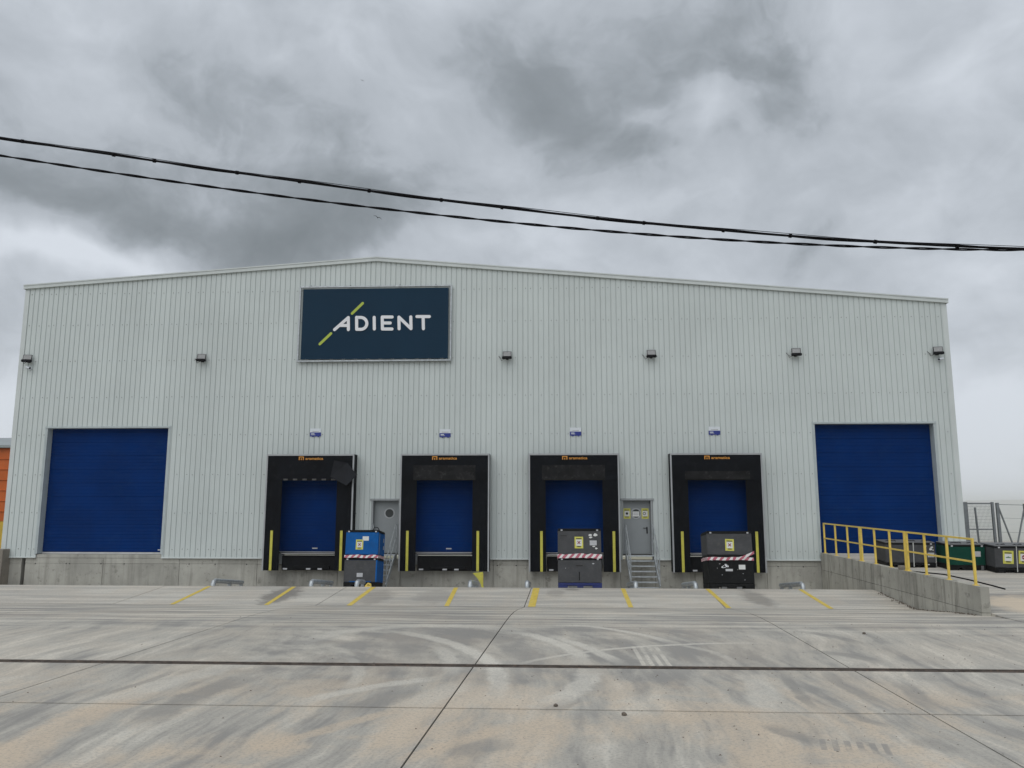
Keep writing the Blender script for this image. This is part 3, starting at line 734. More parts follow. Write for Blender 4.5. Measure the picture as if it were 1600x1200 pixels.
for i, c in enumerate(DC):
    s_ = thing('dock_shelter', 'black ' + sd_names[i], 'dock shelter', (c, 0, .08), group='black dock shelters along the facade')
    H = 4.245; W_ = 1.652; YF = -.50
    for sx in (-1, 1):
        a, b_ = sorted((sx*W_, sx*(W_-.03)))
        MB().box(a, b_, YF+.03, -.016, 0, H-.05).build('side_panel', BLACKFAB, s_)
        a, b_ = sorted((sx*(W_+.005), sx*(W_-.05)))
        mb = MB(); mb.bbox(a, b_, YF-.012, YF+.045, -.01, H, .006); mb.build('frame_post', ALU, s_)
        mb = MB(); a, b_ = sorted((sx*(W_-.05), sx*1.035)); wavy(mb, a, b_, 0, H-.05, YF+.012, .008, 5, 12, i*7+sx)
        cu = mb.build('side_curtain', BLACKFAB, s_, smooth=False)
        xm = {0: (-1.335, 1.265), 1: (-1.34, 1.245), 2: (-1.195, 1.42), 3: (-1.30, 1.34)}[i][0 if sx < 0 else 1]
        MB().bbox(xm-.048, xm+.048, -.022, -.002, 0, 1.44, .004).build('marker_strip', YEL, s_, (0, YF, 0))
    MB().bbox(-W_-.005, W_+.005, YF-.014, YF+.046, H-.055, H+.012, .006).build('frame_head', ALU, s_)
    MB().box(-W_+.001, W_-.001, YF+.05, -.016, H-.045, H+.004).build('top_panel', BLACKFAB, s_)
    mb = MB(); wavy(mb, -W_+.052, W_-.052, 3.27, H-.056, YF-.006, .010, 10, 5, i*3+50, .015); mb.build('head_curtain', BLACKFAB, s_)
    if i in (1, 2):
        mb = MB(); wavy(mb, -1.16, 1.14, 3.28, 3.83, YF-.022, .005, 8, 3, i+90, .010); mb.build('head_flap', DUSTFAB, s_)
    elif i == 3:
        mb = MB(); wavy(mb, -1.13, 1.20, 3.30, 3.60, YF-.022, .005, 8, 3, i+90, .010); mb.build('head_flap', DUSTFAB, s_)
    else:
        for k in range(6):
            x = -.98+k*.36
            MB().box(x, x+.16, YF-.022, YF-.017, 3.28, 3.34).build('scuffed_tab', TABS, s_)
        mb = MB()
        P5 = [(.92,-.57,4.02),(1.42,-.53,3.92),(1.84,-.78,3.46),(1.44,-.70,3.08),(.80,-.58,3.40)]
        mb.add(P5+[(x,y+.02,z) for x,y,z in P5], [(0,1,4),(1,2,3),(1,3,4),(5,9,6),(6,8,7),(6,9,8)]+[(k,(k+1)%5,5+(k+1)%5,5+k) for k in range(5)])
        fl = mb.build('torn_flap', FLAPFAB, s_); fl['label'] = 'corner of the curtain hanging torn and folded outwards'
    # maker's mark
    lx = {0: -.43, 1: -.47, 2: -.42, 3: -.42}[i]
    mb = MB(); zz = 4.03; yq = YF-.022
    for a, b_, z0, z1 in ((0,.035,0,.13),(.155,.19,0,.13),(.0355,.1545,.10,.131),(.078,.112,-.0,.066)): mb.box(lx+a, lx+b_, yq-.003, yq, zz+z0, zz+z1)
    mb.build('maker_emblem', ORANGE, s_)
    lettering('maker_lettering', 'aramatica', .135, lx+.25, yq-.001, zz+.012, .67, ORANGE, s_, .002)
    # dock leveller under the door
    lv = thing('dock_leveller', ['black dock leveller under the leftmost dock door', 'black dock leveller under the open dock bay left of centre', 'black dock leveller half hidden by the grey containers', 'black dock leveller half hidden by the black container'][i], 'dock leveller', (c, 0, 0), group='dock levellers')
    MB().bbox(-1.0, 1.0, -.24, .05, .07, .60, .01).build('leveller_body', BLACK, lv)
    MB().bbox(-1.0, 1.0, -.34, .12, .64, .695, .006).build('lip_plate', GALV if False else BLACK, lv)
    MB().box(-1.0, 1.0, -.346, -.341, .678, .694).build('lip_edge', SEALW, lv)
    MB().bbox(-.52, .80, -.30, -.24, .13, .24, .01).build('lip_hinge', BLACK, lv)
    for sx in (-.85, .02, .45): MB().box(sx-.08, sx+.08, -.312, -.302, .10, .155).build('buffer_plate', PAPERG, lv)
    for sx in (-1, 1): MB().bbox(min(sx*1.005, sx*1.24), max(sx*1.005, sx*1.24), -.03, .05, .28, .66, .006).build('side_plate', GALV, lv)

# ================================================================== facade signs and fittings
bs = thing('banner_sign', 'large navy banner reading ADIENT in a steel frame on the facade', 'banner', (-6.77, -.06, 9.4))
for a in ((-2.99,2.99,1.44,1.50),(-2.99,2.99,-1.50,-1.44)):
    MB().bbox(a[0], a[1], -.10, 0, a[2], a[3], .01).build('frame_rail', GALV, bs)
for sx in (-1, 1): MB().bbox(min(sx*2.93,sx*2.99), max(sx*2.93,sx*2.99), -.10, 0, -1.438, 1.438, .01).build('frame_stile', GALV, bs)
mb = MB(); wavy(mb, -2.845, 2.865, -1.405, 1.385, -.085, .006, 16, 8, 5, .01); mb.build('banner_sheet', NAVY, bs, smooth=True)
mb = MB()
for k in range(12):
    x = -2.6+k*.475; MB().tube([(x-.04,-.092,-1.39),(x,-.10,-1.47),(x+.05,-.092,-1.39)], .006, 5).build('lacing_loop', STRAP, bs)
for x in (-2.55,-1.0,.95,2.35):
    MB().bbox(x-.02, x+.02, -.06, .03, 1.46, 1.54, .004).build('bracket', FENCE, bs)
# letters drawn as rounded strokes (u along the banner, v up), metres from the banner's corner
KX = 5.71/1213.; KZ = 2.79/587.
def bpt(px, py): return (-2.845 + (px-180+ (py-170)*.040)*KX, 1.385-(py-170+(px-180)*.012)*KZ)
def stroke(mb, pts, w_, y):
    r_ = w_/2
    for j, (a, b_) in enumerate(zip(pts, pts[1:])):
        d = Vector((b_[0]-a[0], b_[1]-a[1])); L = d.length; d /= L; n = Vector((-d.y, d.x)); poly = []
        for k in range(9):
            an = math.pi/2 + math.pi*k/8; v_ = d*math.cos(an)*r_ + n*math.sin(an)*r_; poly.append((a[0]+v_.x, a[1]+v_.y))
        for k in range(9):
            an = -math.pi/2 + math.pi*k/8; v_ = d*math.cos(an)*r_ + n*math.sin(an)*r_; poly.append((b_[0]+v_.x, b_[1]+v_.y))
        mb.prism(poly, y-.0015*j-.002, y-.0015*j)
YB = -.098; SW = 25.5*KX
Dc = [(626,407)] + [(660+50*math.sin(RAD(a)), 457-50*math.cos(RAD(a))) for a in range(0, 181, 15)] + [(626,507),(626,407)]
LET = {'letter_a': [[(441,509),(556,408),(556,509)],[(489,474),(552,474)]], 'letter_d': [Dc], 'letter_i': [[(771,406),(771,503)]],
       'letter_e': [[(920,403),(838,403),(838,503),(917,503)],[(842,453),(903,453)]], 'letter_n': [[(976,501),(976,404),(1074,500),(1074,402)]],
       'letter_t': [[(1125,399),(1227,399)],[(1176,402),(1176,500)]]}
for nm, sts in LET.items():
    mb = MB()
    for q_, st in enumerate(sts): stroke(mb, [bpt(*p) for p in st], SW, YB-.02*0-.0007*q_)
    mb.build(nm, WHITE, bs)
for st in ([(588,374),(677,288)], [(318,629),(411,541)]):
    mb = MB(); stroke(mb, [bpt(*p) for p in st], 22*KX, YB); mb.build('lime_slash', LIME, bs)
# small dock number plates
order = ['first', 'second', 'third', 'fourth']
for i, (x, z) in enumerate(((-8.955,5.19),(-3.99,5.145),(.93,5.185),(6.085,5.20))):
    p = thing('dock_plate', 'small white and blue plate above the %s black dock shelter from the left' % order[i], 'sign', (x, -.016, z), group='plates above the docks')
    MB().box(-.21, .21, -.006, 0, .0, .15).build('white_panel', SIGNW, p); MB().box(-.212, .212, -.0065, .0, -.15, -.002).build('blue_panel', SIGNB, p)
    MB().box(-.12, .13, -.0085, -.0062, .02, .05).build('print_line', PAPERG, p); MB().box(-.17, -.04, -.0085, -.0067, -.07, -.04).build('print_line', SIGNW, p)
    MB().box(-.17, -.01, -.0085, -.0067, -.105, -.085).build('print_line', PAPERG, p)
    for sx in (-.10, .11): MB().box(sx-.03, sx+.03, -.005, .012, -.175, -.152).build('fixing_clip', SIGNB, p)
# floodlights
for i, (x, z, tw) in enumerate(((-20.46,8.06,.45),(-13.50,8.03,.30),(-1.64,8.03,.0),(3.81,8.04,-.05),(9.19,8.06,-.3),(14.37,8.07,-.45))):
    wh = ['at the far left corner, above a camera', 'left of the banner sign', 'just right of the banner sign', 'fourth from the left along the facade', 'fifth from the left, above the ramp railing side', 'at the far right corner, above a camera'][i]
    f_ = thing('floodlight', 'black wall floodlight ' + wh, 'floodlight', (x, -.02, z), (0, 0, 0), 'floodlights along the facade')
    MB().bbox(-.05, .05, -.10, 0, -.09, -.02, .008).build('bracket', BLACK, f_)
    mb = MB(); mb.tube([(-.10,-.02,-.05),(-.22,-.03,-.12),(-.27,-.02,.0),(-.33,-.005,.06)], .009, 6); mb.build('supply_cable', CABLE, f_)
    h_ = MB().bbox(-.185, .185, -.10, .0, -.075, .015, .015).build('housing', BLACK, f_, (0, -.16, -.02)); h_.rotation_euler = (RAD(-8), 0, tw*.5)
    mb = MB(); mb.bbox(-.165, .165, -.035, .0, .016, .235, .008); p = mb.build('lamp_plate', BLACK, f_, (0, -.16, -.02)); p.rotation_euler = (RAD(-14), 0, tw*.5)
    MB().box(-.145, .145, -.040, -.0355, .035, .215).build('glass', LAMPGL, p)
    mb = MB()
    for k in range(5): mb.box(-.14+.07*k-.006, -.14+.07*k+.006, .001, .03, .03, .21)
    mb.build('cooling_fins', BLACK, p)
for x, z, wh, s_ in ((-20.40,7.74,'left',1),(14.46,7.80,'right',-1)):
    c_ = thing('security_camera', 'small white security camera under the floodlight at the far %s corner' % wh, 'camera', (x, -.02, z), group='security cameras')
    MB().tube([(0,0,0),(0,-.03,0)], .05, 12).build('base_plate', SIGNW, c_); MB().tube([(0,-.03,0),(s_*-.02,-.12,.01)], .018, 8).build('arm', SIGNW, c_)
    MB().tube([(s_*-.10,-.10,.045),(s_*.08,-.17,0)], .042, 12).build('camera_body', SIGNW, c_, smooth=True); MB().tube([(s_*.078,-.169,.0),(s_*.10,-.178,-.006)], .034, 12).build('lens', BLACK, c_)

# ================================================================== stairs
def stairs(x0, x1, lbl, grp):
    s_ = thing('steel_stairs', lbl, 'stairs', (0,0,0), group=grp)
    ztopf = .66; y0 = -.45; rise, go = .165, .225; n = 6
    MB().bbox(x0, x1, y0, -.02, ztopf-.035, ztopf, .004).build('landing', GALV, s_)
    for k in range(n):
        z = ztopf-(k+1)*rise; y = y0-k*go
        mb = MB(); mb.bbox(x0+.03, x1-.03, y-go-.02, y, z-.035, z, .004); mb.build('tread', GALV, s_)
    yb = y0-n*go-.05; zb = zp(yb)
    for x in (x0+.012, x1-.012):
        mb = MB(); mb.bar((x, -.03, ztopf-.10), (x, y0, ztopf-.10), .03, .16); mb.bar((x, y0+.02, ztopf-.06), (x, yb-.06, zb+.06), .03, .17)
        mb.build('stringer', GALV, s_)
        mb = MB(); r_ = .019
        y1, z1 = yb+.0, zb+.02
        mb.tube([(x,-.12,ztopf),(x,-.12,ztopf+1.08)], r_); mb.tube([(x,y1,z1),(x,y1,z1+1.0)], r_); ym, zm = (y0+y1)/2, (ztopf+z1)/2
        mb.tube([(x,ym,zm),(x,ym,zm+1.02)], r_)
        mb.tube([(x,-.12,ztopf+1.08),(x,y0*.8,ztopf+1.06),(x,y1,z1+1.0)], r_); mb.tube([(x,-.12,ztopf+.56),(x,y0*.8,ztopf+.54),(x,y1,z1+.5)], r_*.8)
        mb.build('handrail', GALV, s_, smooth=True)
stairs(-6.62, -5.72, 'galvanised steel steps with handrail behind the blue container stack', 'steel stairs to the doors')
stairs(2.70, 3.70, 'galvanised steel steps leading to the door with notices', 'steel stairs to the doors')

# ================================================================== wheel guides
wn = ['leftmost, left of the first dock', 'second from the left, under the first dock shelter', 'third from the left, in front of the blue containers', 'fourth from the left, with the yellow bent plate', 'fifth from the left, just right of the open dock', 'sixth from the left, before the steps to the notice door', 'seventh from the left, left of the black containers', 'rightmost, beside the ramp wall']
for i, x in enumerate((-10.83,-7.65,-6.18,-2.57,-.77,2.62,4.48,7.76)):
    g = thing('wheel_guide', 'bent galvanised pipe wheel guide, ' + wn[i], 'wheel guide', (x, 0, 0), group='galvanised wheel guides in front of the docks')
    za, zb = zp(-4.15), zp(-1.7); top = .27
    zr = lambda Y: zp(Y)+.165
    pts = [(0,-4.24,za-.02),(0,-4.24,za+.06),(0,-4.20,za+.13),(0,-4.08,zr(-4.08)),(0,-1.8,zr(-1.8))]
    if i == 2: pts[-1] = (0,-3.3,zr(-3.3))
    MB().tube(pts, .075, 12).build('pipe', GALV, g, smooth=True)
    for y in ((-1.9, -2.9) if i != 2 else (-3.45,)):
        MB().box(-.05, .05, y-.05, y+.05, zp(y)-.02, zr(y)-.05).build('support_post', GALV, g)
        MB().box(-.09, .09, y-.09, y+.09, zp(y)-.012, zp(y)+.014).build('foot_plate', GALV, g)
fp = thing('bent_yellow_plate', 'bent yellow steel plate sticking up behind a wheel guide under the open dock', 'marker', (-2.42, -3.6, zp(-3.6)))
mb = MB(); pf = [(-.13,.46),(.20,.50),(.20,.12),(.24,-.02),(.17,-.02),(.13,.12),(.04,.28)]
mb.prism(pf, -.02, .02); mb.build('plate', YEL, fp); MB().tube([(.19,.03,-.03),(.19,.03,.45)], .02, 8).build('post', RAILY, fp)
ch = thing('wheel_chock', 'small yellow wheel chock beside the third wheel guide', 'wheel chock', (-5.86, -4.05, zp(-4.05)-.005), (RAD(-6), 0, 0))
MB().prism([(-.11,0),(.11,0),(.08,.11),(.0,.135),(-.055,.08)], -.07, .07).build('wedge', RAILY, ch)
mb = MB(); mb.tube([(-.02,-.072,.06),(.03,-.095,.08),(.06,-.072,.05)], .009, 6); mb.build('handle', BLACK, ch)

# ================================================================== containers
TILT = -math.atan(.1135)
def container(x, y, z, w_, d_, h_, lbl, grp, front, side, skid=CONTDARK, rot=(0,0,0), lid=CONTDARK, lidtop=None, low_skid=.10):
    """lidded plastic pallet box: skids, body with corner posts and recessed sides, lid with rim, latches"""
    t_ = thing('pallet_container', lbl, 'container', (x, y, z), rot, grp)
    hw, hd = w_/2, d_/2
    for k in (-1, 0, 1):
        mb = MB(); mb.bbox(k*(hw-.155)-.15, k*(hw-.155)+.15, -hd+.01, hd-.01, 0, low_skid, .012); mb.build('skid', skid, t_)
    MB().bbox(-hw+.004, hw-.004, -hd+.004, hd-.004, low_skid-.05, low_skid+.035, .008).build('base_rim', skid, t_)
    zb, zt = low_skid+.036, h_-.075
    MB().bbox(-hw+.02, hw-.02, -hd+.02, hd-.02, zb, zt, .015).build('body', side, t_)
    MB().bbox(-hw+.05, hw-.05, -hd+.008, -hd+.03, zb+.01, zt-.01, .006).build('front_panel', front, t_)
    for sx in (-1, 1):
        for sy in (-1, 1):
            cx, cy = sx*(hw-.035), sy*(hd-.035)
            MB().bbox(cx-.03, cx+.03, cy-.03, cy+.03, zb, zt, .012).build('corner_post', front if sy < 0 and sx < 0 else side, t_)
    MB().bbox(-hw, hw, -hd, hd, zt+.002, zt+.045, .01).build('lid_rim', lid, t_)
    l_ = MB().bbox(-hw+.012, hw-.012, -hd+.012, hd-.012, zt+.046, h_, .012).build('lid', lidtop or lid, t_)
    for sx in (-.82, .82):
        MB().bbox(sx*hw-.03, sx*hw+.03, -hd-.012, -hd, zt-.005, zt+.04, .004).build('latch', PAPERG, t_)
    for sx in (-.45, .45):
        MB().bbox(sx*hw-.11, sx*hw+.11, -hd+.0, -hd+.0075, zb+.005, zb+.035, .003).build('drop_gate_hinge', side, t_)
    return t_, -hd
def add_paper(t_, hd, x, z, w_, h_, m=PAPERG, yoff=.0): MB().box(x-w_/2, x+w_/2, hd+.002, hd+.0075, z-h_/2, z+h_/2).build('paper_label', m, t_)
def scraps(t_, hd, lst, m=PAPERG):
    for k, (x, z, r_) in enumerate(lst):
        rnd = random.Random(k+int(abs(x)*100)); poly = [(x+r_*rnd.uniform(.5,1.1)*math.cos(2*math.pi*j/7)*1.3, z+r_*rnd.uniform(.4,1)*math.sin(2*math.pi*j/7)*.8) for j in range(7)]
        mb = MB(); mb.prism(poly, hd+.003, hd+.0075); mb.build('torn_sticker', m, t_)
def stack(x, yf, w_, d_, h1, h2):
    """base point of a stack whose front bottom edge stands at yf on the sloped dock floor"""
    n = Vector((0, math.sin(-TILT), math.cos(TILT)))
    b = Vector((x, yf, zp(yf))) + Vector((0, math.cos(TILT), math.sin(TILT)))*d_/2
    return b, n
def tape_band(lbl, b, n, zoff, w_, d_, hgt, loose=None, sag=0.0):
    o = thing('barrier_tape', lbl, 'barrier tape', b+n*zoff, (TILT,0,0), 'red and white barrier tape around the containers')
    hw, hd = w_/2+.012, d_/2+.012; mb = MB(); rnd = random.Random(int(w_*1000))
    loop = []
    for k in range(13): loop.append((-hw+2*hw*k/12, -hd))
    for k in range(1, 9): loop.append((hw, -hd+2*hd*k/8))
    for k in range(1, 13): loop.append((hw-2*hw*k/12, hd))
    for k in range(1, 8): loop.append((-hw, hd-2*hd*k/8))
    n_ = len(loop); vs = []
    for (x, y) in loop:
        dz = sag*(1-(x/hw)**2) + rnd.uniform(-.010, .010); hh = hgt*rnd.uniform(.85, 1.08)
        vs += [(x, y-rnd.uniform(0,.012), dz), (x, y, dz+hh)]
    mb.add(vs, [(2*k, 2*((k+1) % n_), 2*((k+1) % n_)+1, 2*k+1) for k in range(n_)])
    mb.build('tape_loop', TAPE, o)
    if loose:
        mb = MB(); vs = []
        for k in range(7):
            f = k/6; vs += [(loose[0]+(hw+.02-loose[0])*f, -hd-.016, loose[1]*f**1.3), (loose[0]+(hw+.02-loose[0])*f, -hd-.014, hgt*.85+loose[1]*f**1.3)]
        mb.add(vs, [(2*k, 2*k+2, 2*k+3, 2*k+1) for k in range(6)]); mb.build('tape_end', TAPE, o)
    return o
GR = 'stacked containers in front of the docks'
# blue stack
b, n = stack(-6.36, -3.10, 1.12, 1.05, .9, .9); w_, d_ = 1.12, 1.05; h1, h2 = .965, .915
t1, hd = container(*b, w_, d_, h1, 'container with grey front and blue side, under the blue container', GR, CONTGREY, CONTBLUE, CONTDARK, (TILT,0,0), low_skid=.13)
add_paper(t1, hd, -.02, .40, .20, .13)
t2, hd = container(*(b+n*h1), w_, d_, h2, 'blue lidded pallet container, topmost of the stack beside the left steel door', GR, CONTBLUE, CONTBLUE, CONTDARK, (TILT,0,0), low_skid=.06)
paper_sheet(t2, -.08, hd+.006, .43, .25, .33, 'cross'); add_paper(t2, hd, .12, .63, .21, .14, PAPER)
mb = MB(); mb.tube([(.25,-.1,h2),(.30,-.1,h2+.13),(.42,-.1,h2+.11),(.50,-.05,h2-.02)], .012, 6); mb.build('rope_handle', CABLE, t2)
MB().box(.557, .562, -.36, -.35, .1, .8).build('strap', STRAP, t2)
for z in (.55, .3): MB().box(.556, .561, .28, .36, z, z+.13).build('side_label', PAPERG, t2)
tape_band('red and white barrier tape around the blue container stack', b, n, h1-.005, w_, d_, .095)
# grey stack on blue skid
b, n = stack(.885, -4.42, 1.37, 1.05, .9, .9); w_, d_ = 1.37, 1.05; h1, h2 = .93, .90
t1, hd = container(*b, w_, d_, h1, 'grey container on a blue skid, under another grey container', GR, CONTGREY, CONTGREY, SKIDBLUE, (TILT,0,0), low_skid=.12)
for sx in (-.23, .24): MB().box(sx-.14, sx+.14, -.53, -.50, .0, .06).build('fork_shoe', LIDGREY, t1)
add_paper(t1, hd, -.02, .68, .22, .035, PRBLACK); add_paper(t1, hd, -.02, .36, .03, .26, CONTDARK); scraps(t1, hd, [(.42,.74,.035),(-.45,.60,.015)])
t2, hd = container(*(b+n*h1), w_, d_, h2, 'grey lidded container with torn white stickers, topmost of the stack by the notice door', GR, CONTGREY, CONTGREY, CONTDARK, (TILT,0,0), low_skid=.06)
paper_sheet(t2, -.02, hd+.006, .46, .27, .36, 'cross'); add_paper(t2, hd, .43, .45, .22, .15); add_paper(t2, hd, -.50, .67, .20, .02, PRBLACK)
scraps(t2, hd, [(.50,.70,.07),(.34,.69,.05),(.35,.62,.05),(.45,.345,.04),(.52,.28,.04)], PAPER)
tape_band('red and white barrier tape around the grey stack on the blue skid', b, n, h1-.03, w_, d_, .13, sag=.015)
# dark stack
b, n = stack(5.56, -4.42, 1.40, 1.05, .9, .9); w_, d_ = 1.40, 1.05; h1, h2 = .93, .83
t1, hd = container(*b, w_, d_, h1, 'black container with white emblem sticker, under the grey container by the ramp side', GR, CONTDARK, CONTDARK, CONTDARK, (TILT,0,0), low_skid=.12)
for sx in (-.24, .22): MB().box(sx-.08, sx+.08, -.53, -.50, .0, .06).build('fork_shoe', LIDGREY, t1)
mb = MB()
for (cx, cz, rx, rz, an) in ((-.20,.67,.10,.035,.25),(-.13,.70,.07,.035,-.6)):
    for k in range(16):
        a0, a1 = 2*math.pi*k/16, 2*math.pi*(k+1)/16
        pt = lambda a, s_: (cx+(rx*s_*math.cos(a))*math.cos(an)-(rz*s_*math.sin(a))*math.sin(an), cz+(rx*s_*math.cos(a))*math.sin(an)+(rz*s_*math.sin(a))*math.cos(an))
        if k in (3,): continue
        p1, p2, p3, p4 = pt(a0,1), pt(a1,1), pt(a1,.6), pt(a0,.6)
        yq = hd+.003 - (.001 if cx > -.15 else 0); mb.add([(p1[0],yq,p1[1]),(p2[0],yq,p2[1]),(p3[0],yq,p3[1]),(p4[0],yq,p4[1])], [(0,1,2,3)])
mb.build('emblem_sticker', WHITE, t1)
for z in (.585, .545): add_paper(t1, hd, -.06, z, .22, .022, WHITE)
add_paper(t1, hd, .34, .655, .20, .14, PAPER); scraps(t1, hd, [(-.34,.75,.02),(-.42,.62,.014),(-.28,.42,.016),(.36,.46,.018),(.40,.27,.018),(.20,.58,.012)], PAPERG)
t2, hd = container(*(b+n*h1), w_, d_, h2, 'grey lidded container with cross notice, topmost of the stack on the black container', GR, CONTGREY, CONTGREY, CONTDARK, (TILT,0,0), low_skid=.06)
paper_sheet(t2, .0, hd+.006, .40, .27, .36, 'cross', tilt=.03)
tape_band('red and white barrier tape with a loose end around the black container stack', b, n, h1-.07, w_, d_, .10, loose=(.20, .20))
# containers on the ramp
GB = 'containers standing on the side ramp'
RT = math.atan(.68/10.9)
def on_ramp(x, yf, d_): yc = yf+d_/2*math.cos(RT); return (x, yc, RZ(yc)+.008)
t1, hd = container(*on_ramp(11.42, -3.45, .85), 1.56, .85, .80, 'wide grey container with a white strap, nearest the blue ramp door', GB, CONTGREY, CONTGREY, CONTDARK, (RT,0,-.02), lidtop=LIDGREY, low_skid=.12)
MB().box(.075, .105, hd-.012, hd-.008, .03, .79).build('strap', STRAP, t1); add_paper(t1, hd, .63, .40, .20, .14); scraps(t1, hd, [(.47,.68,.04),(.62,.58,.055),(.66,.64,.04),(.70,.55,.03),(.55,.10,.03)], PAPER)
t2, hd = container(*on_ramp(12.90, -4.0, .9), 1.10, .9, .80, 'dark green lidded container between two grey ones on the ramp', GB, CONTGREEN, CONTGREEN, CONTDARK, (RT,0,-.02), lidtop=LIDGREY, low_skid=.12)
add_paper(t2, hd, .28, .50, .25, .16, PAPERG); MB().bbox(.40,.48,hd-.02,hd+.02,0,.14,.01).build('foot', LIDGREY, t2)
t3, hd = container(*on_ramp(14.17, -4.55, .95), 1.44, .95, .82, 'grey container with arrow and no-entry notices, outermost on the ramp', GB, CONTGREY, CONTGREY, CONTDARK, (RT,0,-.02), lidtop=LIDGREY, low_skid=.12)
paper_sheet(t3, -.33, hd+.006, .47, .31, .39, 'car', tilt=.03); paper_sheet(t3, .13, hd+.006, .47, .31, .39, 'stop', tilt=.04); MB().box(-.10, -.075, hd-.014, hd-.010, .03, .80).build('strap', STRAP, t3)
for t_, xs_ in ((t1, (-.5, .1, .6)), (t2, (-.2, .3)), (t3, (-.4, .1, .5))):
    for x in xs_:
        mb = MB(); h_ = .805; mb.tube([(x-.16,-.15,h_),(x-.08,-.2,h_+.025),(x,-.14,h_+.012),(x+.09,-.22,h_+.035),(x+.16,-.16,h_)], .012, 6); mb.build('lid_cord', CABLE, t_)
o = MB().tube([(10.6,-3.9,RZ(-3.9)+.02),(11.2,-4.5,RZ(-4.5)+.02),(11.7,-5.0,RZ(-5.0)+.02),(11.9,-6.0,RZ(-6.0)+.02),(12.0,-7.0,RZ(-7)+.02),(12.02,-7.6,RZ(-7.6)+.02)], .022, 6).build('black_hose', CABLE)
tag(o, 'thin black hose lying on the ramp in front of the containers', 'hose')

# ================================================================== ramp wall and railing
rw = thing('ramp_wall', 'stained concrete retaining wall along the side ramp', 'wall', (9.72, 0, 0))
TOPZ = lambda Y: .76 + (.60-.76)*(-Y)/10.87
yb_ = [-10.87,-9.0,-6.9,-5.0,-3.5,-2.2,-1.0,-.02]
for a, b_ in zip(yb_, yb_[1:]):
    za, zb2 = TOPZ(a), TOPZ(b_)
    sj = lambda Y: .10+.012*(Y+5)
    lo = [(a+.008,-.9),(b_-.008,-.9),(b_-.008,sj(b_)-.005),(a+.008,sj(a)-.005)]; hi = [(a+.008,sj(a)+.005),(b_-.008,sj(b_)+.005),(b_-.008,zb2),(a+.008,za)]
    MB().prism(lo, .0, .20, 'x').build('wall_panel', CONCW, rw); MB().prism(hi, .003, .20, 'x').build('wall_course', CONCW, rw)
MB().box(.02, .18, -10.85, 0, -.9, .55).build('wall_core', DARKGAP, rw)
rl = thing('ramp_railing', 'yellow painted steel railing along the top of the ramp wall', 'railing', (9.82, 0, 0))
YP = [-.22,-1.36,-2.5,-3.56,-3.70,-4.75,-5.85,-6.85,-7.0,-8.05,-9.25,-10.5]
RTZ = lambda Y: TOPZ(Y)+1.05
for y in YP:
    MB().bbox(-.026, .026, y-.026, y+.026, TOPZ(y)-.02, RTZ(y)-.012, .004).build('post', RAILY, rl)
    MB().bbox(-.06, .06, y-.055, y+.055, TOPZ(y)-.008, TOPZ(y)+.012, .003).build('foot_plate', RAILY, rl)
for a, b_ in ((-.19,-3.59),(-3.67,-6.88),(-6.97,-10.53)):
    mb = MB(); mb.bar((0,a,RTZ(a)), (0,b_,RTZ(b_)), .05, .042); mb.build('top_rail', RAILY, rl)
    mb = MB(); mb.bar((0,a,RTZ(a)-.52), (0,b_,RTZ(b_)-.52), .035, .04); mb.build('middle_rail', RAILY, rl)
o = MB().bbox(-.09,.09,-.07,.07,0,.11,.02).build('concrete_lump', CONCD, None, (9.82,-6.55,TOPZ(-6.55))); tag(o, 'small broken concrete lump on the ramp wall by a railing post', 'rubble'); o.rotation_euler = (0,0,.4)
# dirt along the foot of the ramp wall
mb = MB(); rnd = random.Random(3)
for k in range(260):
    y = rnd.uniform(-10.8,-5.2); x = 9.72-abs(rnd.gauss(0,.07))-.01; r_ = rnd.uniform(.008,.035); z = zp(y)
    mb.add([(x-r_,y-r_*rnd.uniform(.5,2),z),(x+r_,y-r_,z),(x+r_*.6,y+r_*rnd.uniform(.6,2),z),(x,y,z+r_*rnd.uniform(.5,1.2))], [(0,1,3),(1,2,3),(2,0,3)])
o = mb.build('dirt_debris', STONE); tag(o, 'dark crumbs of dirt gathered along the foot of the ramp wall', 'debris', kind='stuff')
# crumbs scattered over the yard
mb = MB(); rnd = random.Random(11)
for k in range(520):
    if k < 330: x, y = rnd.gauss(4.2, 3.2), rnd.uniform(-22.3,-12.5)
    else: x, y = rnd.uniform(-8, 9), rnd.uniform(-22.5,-11)
    if x > 9.4 or abs(y+17.33) < .2: continue
    r_ = rnd.choice((.004,.005,.006,.007,.009,.012)); z = zp(y)
    mb.add([(x-r_*rnd.uniform(.6,1.6),y-r_,z),(x+r_*rnd.uniform(.6,1.6),y-r_*rnd.uniform(.5,1),z),(x+r_*rnd.uniform(-.4,.4),y+r_*rnd.uniform(.7,1.5),z),(x,y,z+r_*rnd.uniform(.6,1.2))], [(0,1,3),(1,2,3),(2,0,3)])
o = mb.build('yard_crumbs', STONE); tag(o, 'loose dark crumbs scattered over the concrete yard', 'debris', kind='stuff')
def stone(x, y, r_, lbl, seed):
    rnd = random.Random(seed); vs = []; 
    for j in range(4):
        for k in range(7):
            a = 2*math.pi*k/7; rr = r_*(.75, 1.0, .85, .35)[j]*rnd.uniform(.8,1.15); vs.append((x+rr*math.cos(a), y+rr*math.sin(a), zp(y)+r_*(-.1,.35,.8,1.1)[j]*rnd.uniform(.92,1.06)))
    fs = [(j*7+k, j*7+(k+1)%7, j*7+7+(k+1)%7, j*7+7+k) for j in range(3) for k in range(7)]+[tuple(range(21,28))]
    o = MB().add(vs, fs).build('stone', STONE); tag(o, lbl, 'stone', 'stones on the yard')
stone(.04,-19.80,.030,'small brown stone just behind the cross joint near the middle of the yard',1)
